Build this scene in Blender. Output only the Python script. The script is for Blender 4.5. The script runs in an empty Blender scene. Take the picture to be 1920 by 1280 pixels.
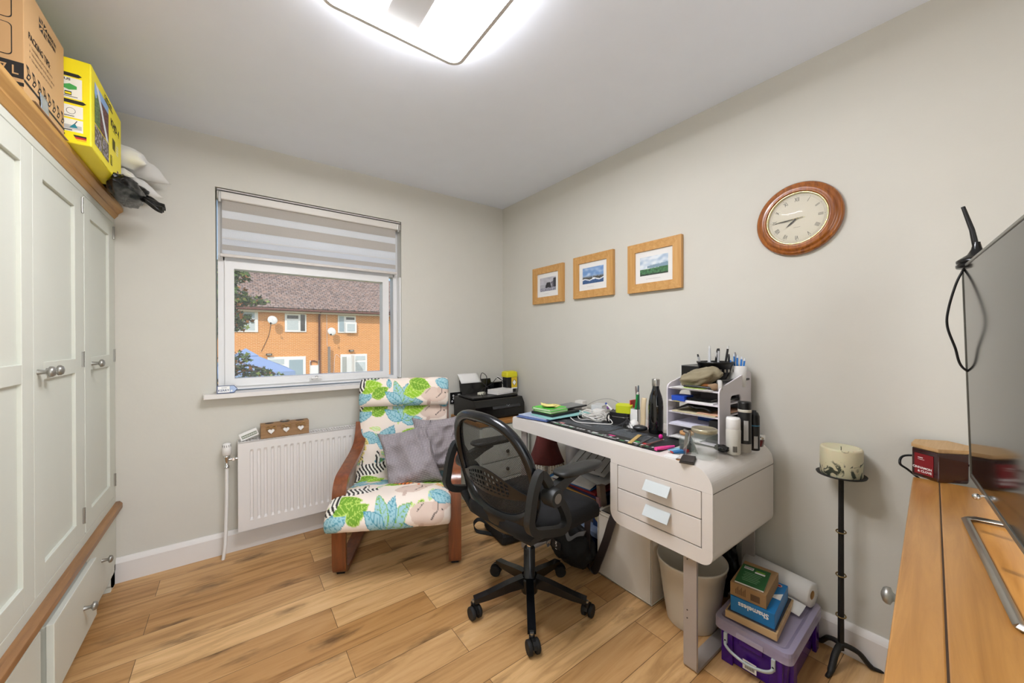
import bpy, math, random
import numpy as np
from mathutils import Matrix, Vector, noise
S = bpy.context.scene
COL = S.collection
# ---------------------------------------------------------------- camera
def make_camera():
    f, yaw, pitch, roll, h = 699.44, .6399, -.0035, -.0019, 1.2303
    cy, sy = math.cos(yaw), math.sin(yaw)
    F = Vector((sy, cy, 0)); R = Vector((cy, -sy, 0)); U = Vector((0, 0, 1))
    F2 = F*math.cos(pitch) + U*math.sin(pitch); U2 = -F*math.sin(pitch) + U*math.cos(pitch)
    R3 = R*math.cos(roll) + U2*math.sin(roll); U3 = -R*math.sin(roll) + U2*math.cos(roll)
    cd = bpy.data.cameras.new('camera'); cd.sensor_width = 36; cd.lens = 36*f/1920
    cd.clip_start = .02; cd.clip_end = 300
    c = bpy.data.objects.new('camera', cd); COL.objects.link(c)
    m = Matrix.Identity(4)
    for i in range(3):
        m[i][0] = R3[i]; m[i][1] = U3[i]; m[i][2] = -F2[i]
    m[2][3] = h
    c.matrix_world = m
    S.camera = c
make_camera()
# ---------------------------------------------------------------- world, sun, exposure
S.view_settings.view_transform = 'Standard'; S.view_settings.look = 'None'
S.view_settings.exposure = 0.0; S.view_settings.gamma = 1.0; S.view_settings.use_curve_mapping = False
w = bpy.data.worlds.new('sky'); S.world = w; w.use_nodes = True
nt = w.node_tree; nt.nodes.clear()
wo = nt.nodes.new('ShaderNodeOutputWorld'); bg = nt.nodes.new('ShaderNodeBackground')
sk = nt.nodes.new('ShaderNodeTexSky'); sk.sky_type = 'NISHITA'; sk.sun_disc = False
sk.sun_elevation = math.radians(42); sk.sun_rotation = math.radians(140); sk.air_density = 1.0; sk.dust_density = 1.5
bg.inputs[1].default_value = .20
nt.links.new(sk.outputs[0], bg.inputs[0]); nt.links.new(bg.outputs[0], wo.inputs[0])
sd = bpy.data.lights.new('sun', 'SUN'); sd.energy = 2.5; sd.angle = math.radians(.6); sd.color = (1, .95, .87)
so = bpy.data.objects.new('sun', sd); COL.objects.link(so)
so.rotation_euler = Vector((.45, .55, -.62)).to_track_quat('-Z', 'Y').to_euler()
LED_STRENGTH = 155.0
# added fill lamp in the doorway behind the camera, evens out the room
hl = bpy.data.lights.new('added doorway fill', 'AREA'); hl.shape = 'RECTANGLE'; hl.size = 1.5; hl.size_y = 1.9; hl.energy = 27; hl.color = (.96, .98, 1)
ho = bpy.data.objects.new('added doorway fill', hl); COL.objects.link(ho); ho.location = (.15, -1.0, 1.05); ho.rotation_euler = (math.radians(102), 0, 0)
# ---------------------------------------------------------------- materials
def lin(c):
    if isinstance(c, str):
        c = [int(c[i:i+2], 16)/255 for i in (0, 2, 4)]
    else: c = [x/255 if max(c) > 1 else x for x in c]
    return tuple((x/12.92 if x <= .04045 else ((x+.055)/1.055)**2.4) for x in c)
MATS = {}
def mat(name, col, rough=.5, metal=0, **k):
    if name in MATS: return MATS[name]
    m = bpy.data.materials.new(name); m.use_nodes = True
    b = m.node_tree.nodes['Principled BSDF']; nt = m.node_tree
    b.inputs['Base Color'].default_value = lin(col) + (1,)
    b.inputs['Roughness'].default_value = rough; b.inputs['Metallic'].default_value = metal
    if k.get('trans'): b.inputs['Transmission Weight'].default_value = k['trans']; b.inputs['IOR'].default_value = k.get('ior', 1.45)
    if k.get('emit'): b.inputs['Emission Color'].default_value = lin(k.get('ecol', col))+(1,); b.inputs['Emission Strength'].default_value = k['emit']
    if k.get('coat'): b.inputs['Coat Weight'].default_value = k['coat']
    if k.get('sheen'): b.inputs['Sheen Weight'].default_value = k['sheen']
    v = k.get('var', .05)
    if v:   # gentle procedural mottling of the colour
        tc = nt.nodes.new('ShaderNodeTexCoord'); n = nt.nodes.new('ShaderNodeTexNoise'); n.inputs['Scale'].default_value = k.get('vs', 8); n.inputs['Detail'].default_value = 4
        nt.links.new(tc.outputs['Object'], n.inputs['Vector'])
        mx = nt.nodes.new('ShaderNodeMix'); mx.data_type = 'RGBA'
        c = lin(col); mx.inputs[6].default_value = tuple(x*(1-v) for x in c)+(1,); mx.inputs[7].default_value = tuple(min(1, x*(1+v)) for x in c)+(1,)
        nt.links.new(n.outputs[0], mx.inputs[0]); nt.links.new(mx.outputs[2], b.inputs['Base Color'])
        if k.get('bump'):
            bp = nt.nodes.new('ShaderNodeBump'); bp.inputs['Strength'].default_value = k['bump']; bp.inputs['Distance'].default_value = .003
            n2 = nt.nodes.new('ShaderNodeTexNoise'); n2.inputs['Scale'].default_value = k.get('bs', 120); n2.inputs['Detail'].default_value = 3
            nt.links.new(tc.outputs['Object'], n2.inputs['Vector'])
            nt.links.new(n2.outputs[0], bp.inputs['Height']); nt.links.new(bp.outputs[0], b.inputs['Normal'])
    MATS[name] = m; return m
def wood(name, c1, c2, axis='x', scale=6, rough=.4, stretch=14, coat=0):
    if name in MATS: return MATS[name]
    m = bpy.data.materials.new(name); m.use_nodes = True; nt = m.node_tree; b = nt.nodes['Principled BSDF']
    tc = nt.nodes.new('ShaderNodeTexCoord'); mp = nt.nodes.new('ShaderNodeMapping')
    sc = [scale*stretch*.35]*3; sc['xyz'.index(axis)] = scale*.35
    mp.inputs['Scale'].default_value = sc
    n = nt.nodes.new('ShaderNodeTexNoise'); n.inputs['Scale'].default_value = 1.6; n.inputs['Detail'].default_value = 7; n.inputs['Roughness'].default_value = .62; n.inputs['Distortion'].default_value = .6
    r = nt.nodes.new('ShaderNodeValToRGB'); r.color_ramp.elements[0].position = .3; r.color_ramp.elements[1].position = .72
    r.color_ramp.elements[0].color = lin(c2)+(1,); r.color_ramp.elements[1].color = lin(c1)+(1,)
    L = nt.links.new
    L(tc.outputs['Object'], mp.inputs[0]); L(mp.outputs[0], n.inputs['Vector']); L(n.outputs[0], r.inputs[0]); L(r.outputs[0], b.inputs['Base Color'])
    bp = nt.nodes.new('ShaderNodeBump'); bp.inputs['Strength'].default_value = .15; bp.inputs['Distance'].default_value = .002
    L(n.outputs[0], bp.inputs['Height']); L(bp.outputs[0], b.inputs['Normal'])
    b.inputs['Roughness'].default_value = rough
    if coat: b.inputs['Coat Weight'].default_value = coat; b.inputs['Coat Roughness'].default_value = .15
    MATS[name] = m; return m
def floor_mat():
    m = bpy.data.materials.new('oak floor boards'); m.use_nodes = True; nt = m.node_tree; b = nt.nodes['Principled BSDF']; L = nt.links.new; N = nt.nodes.new
    tc = N('ShaderNodeTexCoord')
    br = N('ShaderNodeTexBrick'); br.offset = .37; br.offset_frequency = 2; br.squash = 1
    br.inputs['Color1'].default_value = (0, 0, 0, 1); br.inputs['Color2'].default_value = (1, 1, 1, 1); br.inputs['Mortar'].default_value = (.5, .5, .5, 1)
    br.inputs['Scale'].default_value = 1; br.inputs['Brick Width'].default_value = 1.05; br.inputs['Row Height'].default_value = .148
    br.inputs['Mortar Size'].default_value = .0011; br.inputs['Mortar Smooth'].default_value = .1
    mp0 = N('ShaderNodeMapping'); mp0.inputs['Location'].default_value = (.31, .05, 0)
    L(tc.outputs['Object'], mp0.inputs[0]); L(mp0.outputs[0], br.inputs['Vector'])
    # per-board offset of the grain
    cmb = N('ShaderNodeCombineXYZ'); ml = N('ShaderNodeMath'); ml.operation = 'MULTIPLY'; ml.inputs[1].default_value = 37
    sepc = N('ShaderNodeSeparateColor'); L(br.outputs['Color'], sepc.inputs[0]); L(sepc.outputs[0], ml.inputs[0]); L(ml.outputs[0], cmb.inputs[2])
    add = N('ShaderNodeVectorMath'); add.operation = 'ADD'; L(tc.outputs['Object'], add.inputs[0]); L(cmb.outputs[0], add.inputs[1])
    mp = N('ShaderNodeMapping'); mp.inputs['Scale'].default_value = (1.5, 16, 1); L(add.outputs[0], mp.inputs[0])
    n = N('ShaderNodeTexNoise'); n.inputs['Scale'].default_value = 1.3; n.inputs['Detail'].default_value = 8; n.inputs['Roughness'].default_value = .6; n.inputs['Distortion'].default_value = 1.2
    L(mp.outputs[0], n.inputs['Vector'])
    r = N('ShaderNodeValToRGB'); e = r.color_ramp.elements; e[0].position = .28; e[0].color = lin('ad8453')+(1,); e[1].position = .75; e[1].color = lin('ecc794')+(1,)
    x = r.color_ramp.elements.new(.5); x.color = lin('dab07a')+(1,)
    L(n.outputs[0], r.inputs[0])
    # knots
    mk = N('ShaderNodeMapping'); mk.inputs['Scale'].default_value = (2.1, 6.5, 1); L(add.outputs[0], mk.inputs[0])
    vo = N('ShaderNodeTexVoronoi'); vo.inputs['Scale'].default_value = 1.1; 
    nd = N('ShaderNodeTexNoise'); nd.inputs['Scale'].default_value = 9; L(mk.outputs[0], nd.inputs['Vector'])
    va = N('ShaderNodeVectorMath'); va.operation = 'MULTIPLY_ADD'; va.inputs[1].default_value = (.3, .3, .3); L(nd.outputs['Color'], va.inputs[0]); L(mk.outputs[0], va.inputs[2]); L(va.outputs[0], vo.inputs['Vector'])
    rk = N('ShaderNodeValToRGB'); rk.color_ramp.elements[0].position = .05; rk.color_ramp.elements[0].color = (.16, .13, .10, 1); rk.color_ramp.elements[1].position = .27; rk.color_ramp.elements[1].color = (1, 1, 1, 1)
    L(vo.outputs['Distance'], rk.inputs[0])
    mu = N('ShaderNodeMix'); mu.data_type = 'RGBA'; mu.blend_type = 'MULTIPLY'; mu.inputs[0].default_value = .8; L(r.outputs[0], mu.inputs[6]); L(rk.outputs[0], mu.inputs[7])
    # board tint
    rb = N('ShaderNodeValToRGB'); rb.color_ramp.elements[0].color = lin('cdbca6')+(1,); rb.color_ramp.elements[1].color = (1, 1, 1, 1); L(sepc.outputs[0], rb.inputs[0])
    mu2 = N('ShaderNodeMix'); mu2.data_type = 'RGBA'; mu2.blend_type = 'MULTIPLY'; mu2.inputs[0].default_value = 1; L(mu.outputs[2], mu2.inputs[6]); L(rb.outputs[0], mu2.inputs[7])
    mu3 = N('ShaderNodeMix'); mu3.data_type = 'RGBA'; L(br.outputs['Fac'], mu3.inputs[0]); L(mu2.outputs[2], mu3.inputs[6]); mu3.inputs[7].default_value = lin('59401f')+(1,)
    L(mu3.outputs[2], b.inputs['Base Color'])
    b.inputs['Roughness'].default_value = .38; b.inputs['Specular IOR Level'].default_value = .4
    bp = N('ShaderNodeBump'); bp.inputs['Strength'].default_value = .12; bp.inputs['Distance'].default_value = .003; L(n.outputs[0], bp.inputs['Height']); L(bp.outputs[0], b.inputs['Normal'])
    return m
def paint_mat(name='printed colours', rough=.6, weave=0):
    if name in MATS: return MATS[name]
    m = bpy.data.materials.new(name); m.use_nodes = True; nt = m.node_tree; b = nt.nodes['Principled BSDF']
    a = nt.nodes.new('ShaderNodeAttribute'); a.attribute_name = 'Col'
    nt.links.new(a.outputs['Color'], b.inputs['Base Color']); b.inputs['Roughness'].default_value = rough
    if weave:
        tc = nt.nodes.new('ShaderNodeTexCoord'); n2 = nt.nodes.new('ShaderNodeTexNoise'); n2.inputs['Scale'].default_value = weave
        bp = nt.nodes.new('ShaderNodeBump'); bp.inputs['Strength'].default_value = .2; bp.inputs['Distance'].default_value = .002
        nt.links.new(tc.outputs['Object'], n2.inputs['Vector']); nt.links.new(n2.outputs[0], bp.inputs['Height']); nt.links.new(bp.outputs[0], b.inputs['Normal'])
    MATS[name] = m; return m
def see_through(name, col, amount, rough=.3, pattern=0):
    """part transparent material: mesh weave, tinted plastic, window glass"""
    m = bpy.data.materials.new(name); m.use_nodes = True; nt = m.node_tree; b = nt.nodes['Principled BSDF']; out = nt.nodes['Material Output']
    b.inputs['Base Color'].default_value = lin(col)+(1,); b.inputs['Roughness'].default_value = rough
    t = nt.nodes.new('ShaderNodeBsdfTransparent'); mx = nt.nodes.new('ShaderNodeMixShader'); mx.inputs[0].default_value = amount
    nt.links.new(b.outputs[0], mx.inputs[1]); nt.links.new(t.outputs[0], mx.inputs[2]); nt.links.new(mx.outputs[0], out.inputs[0])
    if pattern:
        tc = nt.nodes.new('ShaderNodeTexCoord'); wv = nt.nodes.new('ShaderNodeTexWave'); wv.bands_direction = 'DIAGONAL'; wv.inputs['Scale'].default_value = pattern
        nt.links.new(tc.outputs['Object'], wv.inputs[0])
        r = nt.nodes.new('ShaderNodeMapRange'); r.inputs[3].default_value = amount-.3; r.inputs[4].default_value = amount+.3
        nt.links.new(wv.outputs['Fac'], r.inputs[0]); nt.links.new(r.outputs[0], mx.inputs[0])
    MATS[name] = m; return m
PAINT = paint_mat()
# ---------------------------------------------------------------- mesh builder
_txt = {}
def text_mesh(s, bold=0):
    k = (s, bold)
    if k not in _txt:
        c = bpy.data.curves.new('t', 'FONT'); c.body = s; c.size = 1; c.offset = bold; c.resolution_u = 2
        o = bpy.data.objects.new('t', c); COL.objects.link(o)
        bpy.context.view_layer.update()
        me = bpy.data.meshes.new_from_object(o.evaluated_get(bpy.context.evaluated_depsgraph_get()))
        V = [tuple(v.co) for v in me.vertices]; Fc = [tuple(p.vertices) for p in me.polygons]
        bpy.data.objects.remove(o); bpy.data.curves.remove(c); bpy.data.meshes.remove(me)
        xs = [v[0] for v in V]; ys = [v[1] for v in V]
        _txt[k] = (V, Fc, (min(xs), max(xs), min(ys), max(ys)))
    return _txt[k]
class MB:
    def __init__(s, M=None):
        s.v = []; s.f = []; s.m = []; s.sm = []; s.mats = []; s.col = {}; s.M = M or Matrix.Identity(4)
    def mi(s, m):
        if m not in s.mats: s.mats.append(m)
        return s.mats.index(m)
    def add(s, V, Fc, m, smooth=False, M=None, cols=None):
        T = s.M @ M if M else s.M; o = len(s.v); k = s.mi(m)
        s.v += [tuple(T @ Vector(p)) for p in V]
        s.f += [tuple(i+o for i in f) for f in Fc]; s.m += [k]*len(Fc); s.sm += [smooth]*len(Fc)
        if cols is not None:
            for i, c in enumerate(cols): s.col[o+i] = c
        return s
    def box(s, a, b, m, M=None):
        x0, y0, z0 = a; x1, y1, z1 = b
        V = [(x0, y0, z0), (x1, y0, z0), (x1, y1, z0), (x0, y1, z0), (x0, y0, z1), (x1, y0, z1), (x1, y1, z1), (x0, y1, z1)]
        return s.add(V, [(0, 3, 2, 1), (4, 5, 6, 7), (0, 1, 5, 4), (1, 2, 6, 5), (2, 3, 7, 6), (3, 0, 4, 7)], m, False, M)
    def prism(s, P, h0, h1, m, plane='xy', M=None, smooth=False, top=None):
        n = len(P); mp = {'xy': lambda p, h: (p[0], p[1], h), 'xz': lambda p, h: (p[0], h, p[1]), 'yz': lambda p, h: (h, p[0], p[1])}[plane]
        Q = top or P
        V = [mp(p, h0) for p in P]+[mp(p, h1) for p in Q]
        F = [(i, (i+1) % n, (i+1) % n+n, i+n) for i in range(n)]
        s.add(V, F, m, smooth, M); s.add(V[:n], [tuple(range(n))[::-1]], m, False, M); s.add(V[n:], [tuple(range(n))], m, False, M); return s
    def lathe(s, prof, m, c=(0, 0, 0), n=28, M=None, cap=True, smooth=True):
        V = []; F = []; k = len(prof)
        for r, z in prof:
            for i in range(n):
                a = 2*math.pi*i/n; V.append((c[0]+r*math.cos(a), c[1]+r*math.sin(a), c[2]+z))
        for j in range(k-1):
            for i in range(n):
                i2 = (i+1) % n; F.append((j*n+i, j*n+i2, (j+1)*n+i2, (j+1)*n+i))
        s.add(V, F, m, smooth, M)
        if cap:
            if prof[0][0] > 1e-4: s.add(V[:n], [tuple(range(n))[::-1]], m, False, M)
            if prof[-1][0] > 1e-4: s.add(V[-n:], [tuple(range(n))], m, False, M)
        return s
    def tube(s, pts, r, m, n=8, closed=False, M=None, sx=1.0):
        P = [Vector(p) for p in pts]; k = len(P); V = []; F = []
        rr = r if isinstance(r, (list, tuple)) else [r]*k
        up = None
        for i in range(k):
            a = P[(i-1) % k] if (closed or i > 0) else P[i]; b = P[(i+1) % k] if (closed or i < k-1) else P[i]
            t = (b-a).normalized()
            if up is None: up = Vector((0, 0, 1)) if abs(t.z) < .9 else Vector((1, 0, 0))
            x = up.cross(t)
            if x.length < 1e-4: x = Vector((1, 0, 0)).cross(t)
            x.normalize(); y = t.cross(x); up = y
            for j in range(n):
                q = 2*math.pi*j/n; V.append(P[i]+x*math.cos(q)*rr[i]*sx+y*math.sin(q)*rr[i])
        for i in range(k if closed else k-1):
            i2 = (i+1) % k
            for j in range(n):
                j2 = (j+1) % n; F.append((i*n+j, i*n+j2, i2*n+j2, i2*n+j))
        s.add(V, F, m, True, M)
        if not closed: s.add(V[:n], [tuple(range(n))[::-1]], m, False, M); s.add(V[-n:], [tuple(range(n))], m, False, M)
        return s
    def band(s, pts, wv, th, m, M=None, nrm=None, smooth=True, closed=False):
        """a flat bar of width vector wv(half) and thickness th following pts"""
        P = [Vector(p) for p in pts]; W = Vector(wv); V = []; k = len(P); ths = th if isinstance(th, (list, tuple)) else [th]*k
        for i in range(k):
            a = P[(i-1) % k] if (closed or i > 0) else P[i]; b = P[(i+1) % k] if (closed or i < k-1) else P[i]
            t = (b-a).normalized(); nn = t.cross(W).normalized()*ths[i]/2
            V += [P[i]-W-nn, P[i]+W-nn, P[i]+W+nn, P[i]-W+nn]
        F = []
        for i in range(k if closed else k-1):
            i2 = (i+1) % k
            for j in range(4): F.append((i*4+j, i*4+(j+1) % 4, i2*4+(j+1) % 4, i2*4+j))
        if not closed: F += [(3, 2, 1, 0), tuple(range(4*k-4, 4*k))]
        # flat-shaded edges between the four sides: duplicate side strips
        for j in range(4):
            vv = []; ff = []
            for i in range(k): vv += [V[i*4+j], V[i*4+(j+1) % 4]]
            for i in range(k if closed else k-1): i2 = (i+1) % k; ff.append((i*2, i*2+1, i2*2+1, i2*2))
            s.add(vv, ff, m, smooth, M)
        if not closed: s.add(V[:4], [(3, 2, 1, 0)], m, False, M); s.add(V[-4:], [(0, 1, 2, 3)], m, False, M)
        return s
    def grid(s, fn, nu, nv, m, M=None, smooth=True, wrapu=False, wrapv=False, cf=None):
        V = []; F = []; C = [] if cf else None
        for j in range(nv):
            for i in range(nu):
                u = i/(nu if wrapu else nu-1); v = j/(nv if wrapv else nv-1)
                V.append(fn(u, v))
                if cf: C.append(cf(u, v))
        for j in range(nv if wrapv else nv-1):
            for i in range(nu if wrapu else nu-1):
                i2 = (i+1) % nu; j2 = (j+1) % nv; F.append((j*nu+i, j*nu+i2, j2*nu+i2, j2*nu+i))
        s.add(V, F, m, smooth, M, C); return s
    def sphere(s, c, r, m, n=16, sc=(1, 1, 1), M=None):
        prof = [(max(1e-5, r*math.sin(math.pi*i/(n//2))), -r*math.cos(math.pi*i/(n//2))) for i in range(n//2+1)]
        T = Matrix.Translation(c) @ Matrix.Diagonal((*sc, 1)); T = (M @ T) if M else T
        return s.lathe(prof, m, n=n, M=T, cap=False)
    def flat(s, o, u, v, P, m, off=.0006, M=None):
        """a flat printed shape: points P in the frame (o,u,v)"""
        o, u, v = Vector(o), Vector(u), Vector(v); n = u.cross(v).normalized()*off
        s.add([o+u*p[0]+v*p[1]+n for p in P], [tuple(range(len(P)))], m, False, M); return s
    def rect(s, o, u, v, x0, y0, x1, y1, m, off=.0006, M=None):
        return s.flat(o, u, v, [(x0, y0), (x1, y0), (x1, y1), (x0, y1)], m, off, M)
    def ring(s, o, u, v, c, r0, r1, m, n=32, a0=0, a1=360, off=.0006, ell=1):
        o, u, v = Vector(o), Vector(u), Vector(v); nn = u.cross(v).normalized()*off; V = []; F = []
        for i in range(n+1):
            a = math.radians(a0+(a1-a0)*i/n)
            for r in (r0, r1): V.append(o+u*(c[0]+r*math.cos(a))+v*(c[1]+r*ell*math.sin(a))+nn)
        F = [(2*i, 2*i+1, 2*i+3, 2*i+2) for i in range(n)]
        return s.add(V, F, m)
    def text(s, t, o, u, v, x, y, size, m, align='l', off=.0008, sx=1, bold=0):
        V, F, (x0, x1, y0, y1) = text_mesh(t, bold); o, u, v = Vector(o), Vector(u), Vector(v); n = u.cross(v).normalized()*off
        dx = {'l': -x0, 'c': -(x0+x1)/2, 'r': -x1}[align]
        return s.add([o+u*(x+(p[0]+dx)*size*sx)+v*(y+p[1]*size)+n for p in V], F, m)
    def img(s, o, u, v, w, h, A, m=None, off=.0007):
        """a printed picture: one vertex colour per texel of array A[row from top, column]"""
        o, u, v = Vector(o), Vector(u), Vector(v); n = u.cross(v).normalized()*off; H, W = A.shape[:2]
        return s.grid(lambda a, b: o+u*(a*w)+v*(b*h)+n, W, H, m or PAINT, smooth=False, cf=lambda a, b: lin(A[H-1-int(round(b*(H-1))), int(round(a*(W-1)))]))
    def build(s, name, parent=None, bevel=0, sub=0, solid=0, seg=2, loc=None, angle=35):
        me = bpy.data.meshes.new(name); me.from_pydata(s.v, [], s.f)
        for m in s.mats: me.materials.append(m)
        me.polygons.foreach_set('material_index', s.m); me.polygons.foreach_set('use_smooth', s.sm)
        if s.col:
            ca = me.color_attributes.new('Col', 'FLOAT_COLOR', 'POINT'); arr = np.ones((len(s.v), 4), dtype=np.float32)
            for i, c in s.col.items(): arr[i, :3] = c[:3]
            ca.data.foreach_set('color', arr.ravel())
        me.update()
        o = bpy.data.objects.new(name, me); COL.objects.link(o)
        if parent: o.parent = parent
        if loc: o.location = loc
        if solid: md = o.modifiers.new('solid', 'SOLIDIFY'); md.thickness = solid; md.offset = 0
        if bevel: md = o.modifiers.new('bevel', 'BEVEL'); md.width = bevel; md.segments = seg; md.limit_method = 'ANGLE'; md.angle_limit = math.radians(angle)
        if sub: md = o.modifiers.new('sub', 'SUBSURF'); md.levels = md.render_levels = sub
        return o
def tag(o, label=None, cat=None, group=None, kind=None):
    if label: o['label'] = label
    if cat: o['category'] = cat
    if group: o['group'] = group
    if kind: o['kind'] = kind
    return o
def thing(name, label, cat, loc=(0, 0, 0), rz=0, group=None):
    o = bpy.data.objects.new(name, None); COL.objects.link(o); o.location = loc; o.rotation_euler = (0, 0, math.radians(rz)); o.empty_display_size = .1
    return tag(o, label, cat, group)
def at(o, loc, rz=0, rx=0, ry=0):
    o.location = loc; o.rotation_euler = (math.radians(rx), math.radians(ry), math.radians(rz)); return o
def RZ(a): return Matrix.Rotation(math.radians(a), 4, 'Z')
def RX(a): return Matrix.Rotation(math.radians(a), 4, 'X')
def RY(a): return Matrix.Rotation(math.radians(a), 4, 'Y')
def TR(x, y, z): return Matrix.Translation((x, y, z))
def rrect(x0, y0, x1, y1, r, n=5):
    P = []
    for cx, cy, a0 in ((x1-r, y1-r, 0), (x0+r, y1-r, 90), (x0+r, y0+r, 180), (x1-r, y0+r, 270)):
        for i in range(n+1): a = math.radians(a0+90*i/n); P.append((cx+r*math.cos(a), cy+r*math.sin(a)))
    return P
def bez(P, n=10):
    """smooth curve through points (Catmull-Rom)"""
    P = [Vector(p) for p in P]; out = []
    for i in range(len(P)-1):
        p0 = P[max(i-1, 0)]; p1 = P[i]; p2 = P[i+1]; p3 = P[min(i+2, len(P)-1)]
        for j in range(n):
            t = j/n; out.append(.5*((2*p1)+(p2-p0)*t+(2*p0-5*p1+4*p2-p3)*t*t+(3*p1-p0-3*p2+p3)*t**3))
    return out+[P[-1]]
# common materials
WALL = mat('warm white wall paint', 'd0cdc3', .75, var=.02, bump=.12, bs=60)
CEIL = mat('ceiling paint', 'edf2fc', .85, var=.02)
TRIMW = mat('white gloss trim', 'e4e0dc', .4, var=.02)
UPVC = mat('white window frame', 'e6e6e6', .35, var=.01)
CREAM = mat('painted cream green cabinet', 'd2d4c9', .45, var=.02)
GROOVE = mat('cabinet joint line', '9a9a88', .7)
OAKT = wood('oak top', 'c99d5c', 'a9783a', 'y', 5, .4)
OAKL = wood('brown oak ledge', 'a87a4c', '7c5633', 'y', 5, .4)
BLACK = mat('black plastic', '0b0b0c', .32, var=.1)
MBLACK = mat('matt black', '0b0b0b', .7, var=.1)
WHITE = mat('white plastic', 'ebe9e6', .4, var=.02)
PAPER = mat('white paper', 'ecebe8', .8, var=.02)
STEEL = mat('brushed steel', 'b9b7b2', .28, 1, var=.04)
CHROME = mat('chrome', 'dddddd', .12, 1, var=0)
PEWTER = mat('pewter knob', 'a3a19b', .38, .85, var=.05)
DESKW = mat('white lacquered desk', 'e6e0da', .3, var=.01)
DLINE = mat('dark shadow gap', '3a3330', .8)
INK = mat('black ink', '1b1917', .7, var=0)
INKW = mat('white ink', 'f2f2f0', .7, var=0)
# ================================================================ THE ROOM
XR, YW, H = 1.93, 2.73, 2.4
XL, YB = -1.06, -.95
WX0, WX1, WZ0, WZ1 = -.085, 1.003, .925, 2.114
def struct(o): o['kind'] = 'structure'; return o
m = MB(); m.box((XL-.1, YB-.1, -.06), (XR+.12, YW+.25, 0), floor_mat()); struct(m.build('floor'))
m = MB(); m.box((XL-.1, YB-.1, H), (XR+.12, YW+.25, H+.12), CEIL); struct(m.build('ceiling'))
m = MB(); m.box((XR, YB-.1, 0), (XR+.12, YW+.25, H), WALL); struct(m.build('wall_right'))
m = MB(); m.box((XL-.1, YB-.1, 0), (XL, YW+.25, H), WALL); struct(m.build('wall_left'))
m = MB()
TH = .25
m.box((XL, YW, 0), (WX0, YW+TH, H), WALL); m.box((WX1, YW, 0), (XR, YW+TH, H), WALL)
m.box((WX0, YW, 0), (WX1, YW+TH, WZ0), WALL); m.box((WX0, YW, WZ1), (WX1, YW+TH, H), WALL)
struct(m.build('wall_window'))
m = MB(); DX0, DX1 = -.6, .9
m.box((XL, YB-.1, 0), (DX0, YB, H), WALL); m.box((DX1, YB-.1, 0), (XR, YB, H), WALL); m.box((DX0, YB-.1, 2.02), (DX1, YB, H), WALL)
struct(m.build('wall_back'))
m = MB()
for x in (DX0-.07, DX1): m.box((x, YB, 0), (x+.07, YB+.015, 2.09), TRIMW)
m.box((DX0, YB, 2.02), (DX1, YB+.015, 2.09), TRIMW); struct(m.build('trim_1', bevel=.003))
def skirting(name, p, L, rz):
    prof = [(0, 0), (.018, 0), (.018, .1), (.015, .108), (.011, .116), (.006, .124), (0, .124)]
    m = MB(); m.prism(prof, 0, L, TRIMW, 'yz'); o = m.build(name, bevel=0); at(o, p, rz); return struct(o)
skirting('baseboard_window', (XR, YW, 0), XR-XL-.56, 180)      # runs along -x, thickness towards the room
skirting('baseboard_right', (XR, YB, 0), YW-YB, 90)
# window -------------------------------------------------------------
wr = thing('window_1', None, None, (0, 0, 0)); wr['kind'] = 'structure'
m = MB(); y0, y1 = 2.80, 2.87
def frame(m, x0, z0, x1, z1, t, ya, yb, mt, tt=None, tb=None):
    tt = tt or t; tb = tb or t
    def mitre(P): m.prism(P, ya, yb, mt, 'xz')
    mitre([(x0, z0), (x1, z0), (x1-t, z0+tb), (x0+t, z0+tb)]); mitre([(x0, z1), (x0+t, z1-tt), (x1-t, z1-tt), (x1, z1)])
    mitre([(x0, z0), (x0+t, z0+tb), (x0+t, z1-tt), (x0, z1)]); mitre([(x1, z0), (x1, z1), (x1-t, z1-tt), (x1-t, z0+tb)])
frame(m, WX0+.008, WZ0+.012, WX1-.006, WZ1-.006, .032, y0, y1, UPVC)
m.box((WX0+.03, y0, 1.705), (WX1-.03, y1, 1.745), UPVC); m.build('window_frame', wr, bevel=.003)
m = MB(); frame(m, -.045, .957, .928, 1.707, .046, y0-.012, y1-.01, UPVC); m.build('opening_sash', wr, bevel=.003)
m = MB(); frame(m, -.045, 1.74, .928, 2.07, .03, y0, y1-.01, UPVC); m.build('fanlight', wr, bevel=.003)
GLASS = see_through('window glass', 'ffffff', .955, .0)
m = MB(); m.box((-.004, y0+.02, .998), (.888, y0+.026, 1.666), GLASS); m.build('pane', wr)
m = MB(); m.box((-.02, y0+.02, 1.76), (.9, y0+.026, 2.045), GLASS); m.build('pane', wr)
m = MB(); m.prism(rrect(-.14, 2.66, 1.055, 2.80, .008), .905, .930, TRIMW, 'xy'); m.build('window_sill', wr, bevel=.006)
m = MB(); m.box((.40, 2.772, .966), (.46, 2.79, .982), WHITE); m.lathe([(.011, 0), (.011, .012), (.005, .014)], STEEL, n=16, M=TR(.44, 2.775, .985) @ RX(90)); m.box((.405, 2.76, .978), (.47, 2.772, .988), WHITE); m.lathe([(.006, 0), (.006, .01)], STEEL, n=12, M=TR(.412, 2.772, .975) @ RX(90)); m.build('window_handle', wr, bevel=.002)
m = MB(); m.box((WX1-.012, 2.735, .955), (WX1-.002, 2.80, 1.7), UPVC); m.build('reveal_lining', wr)
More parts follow.
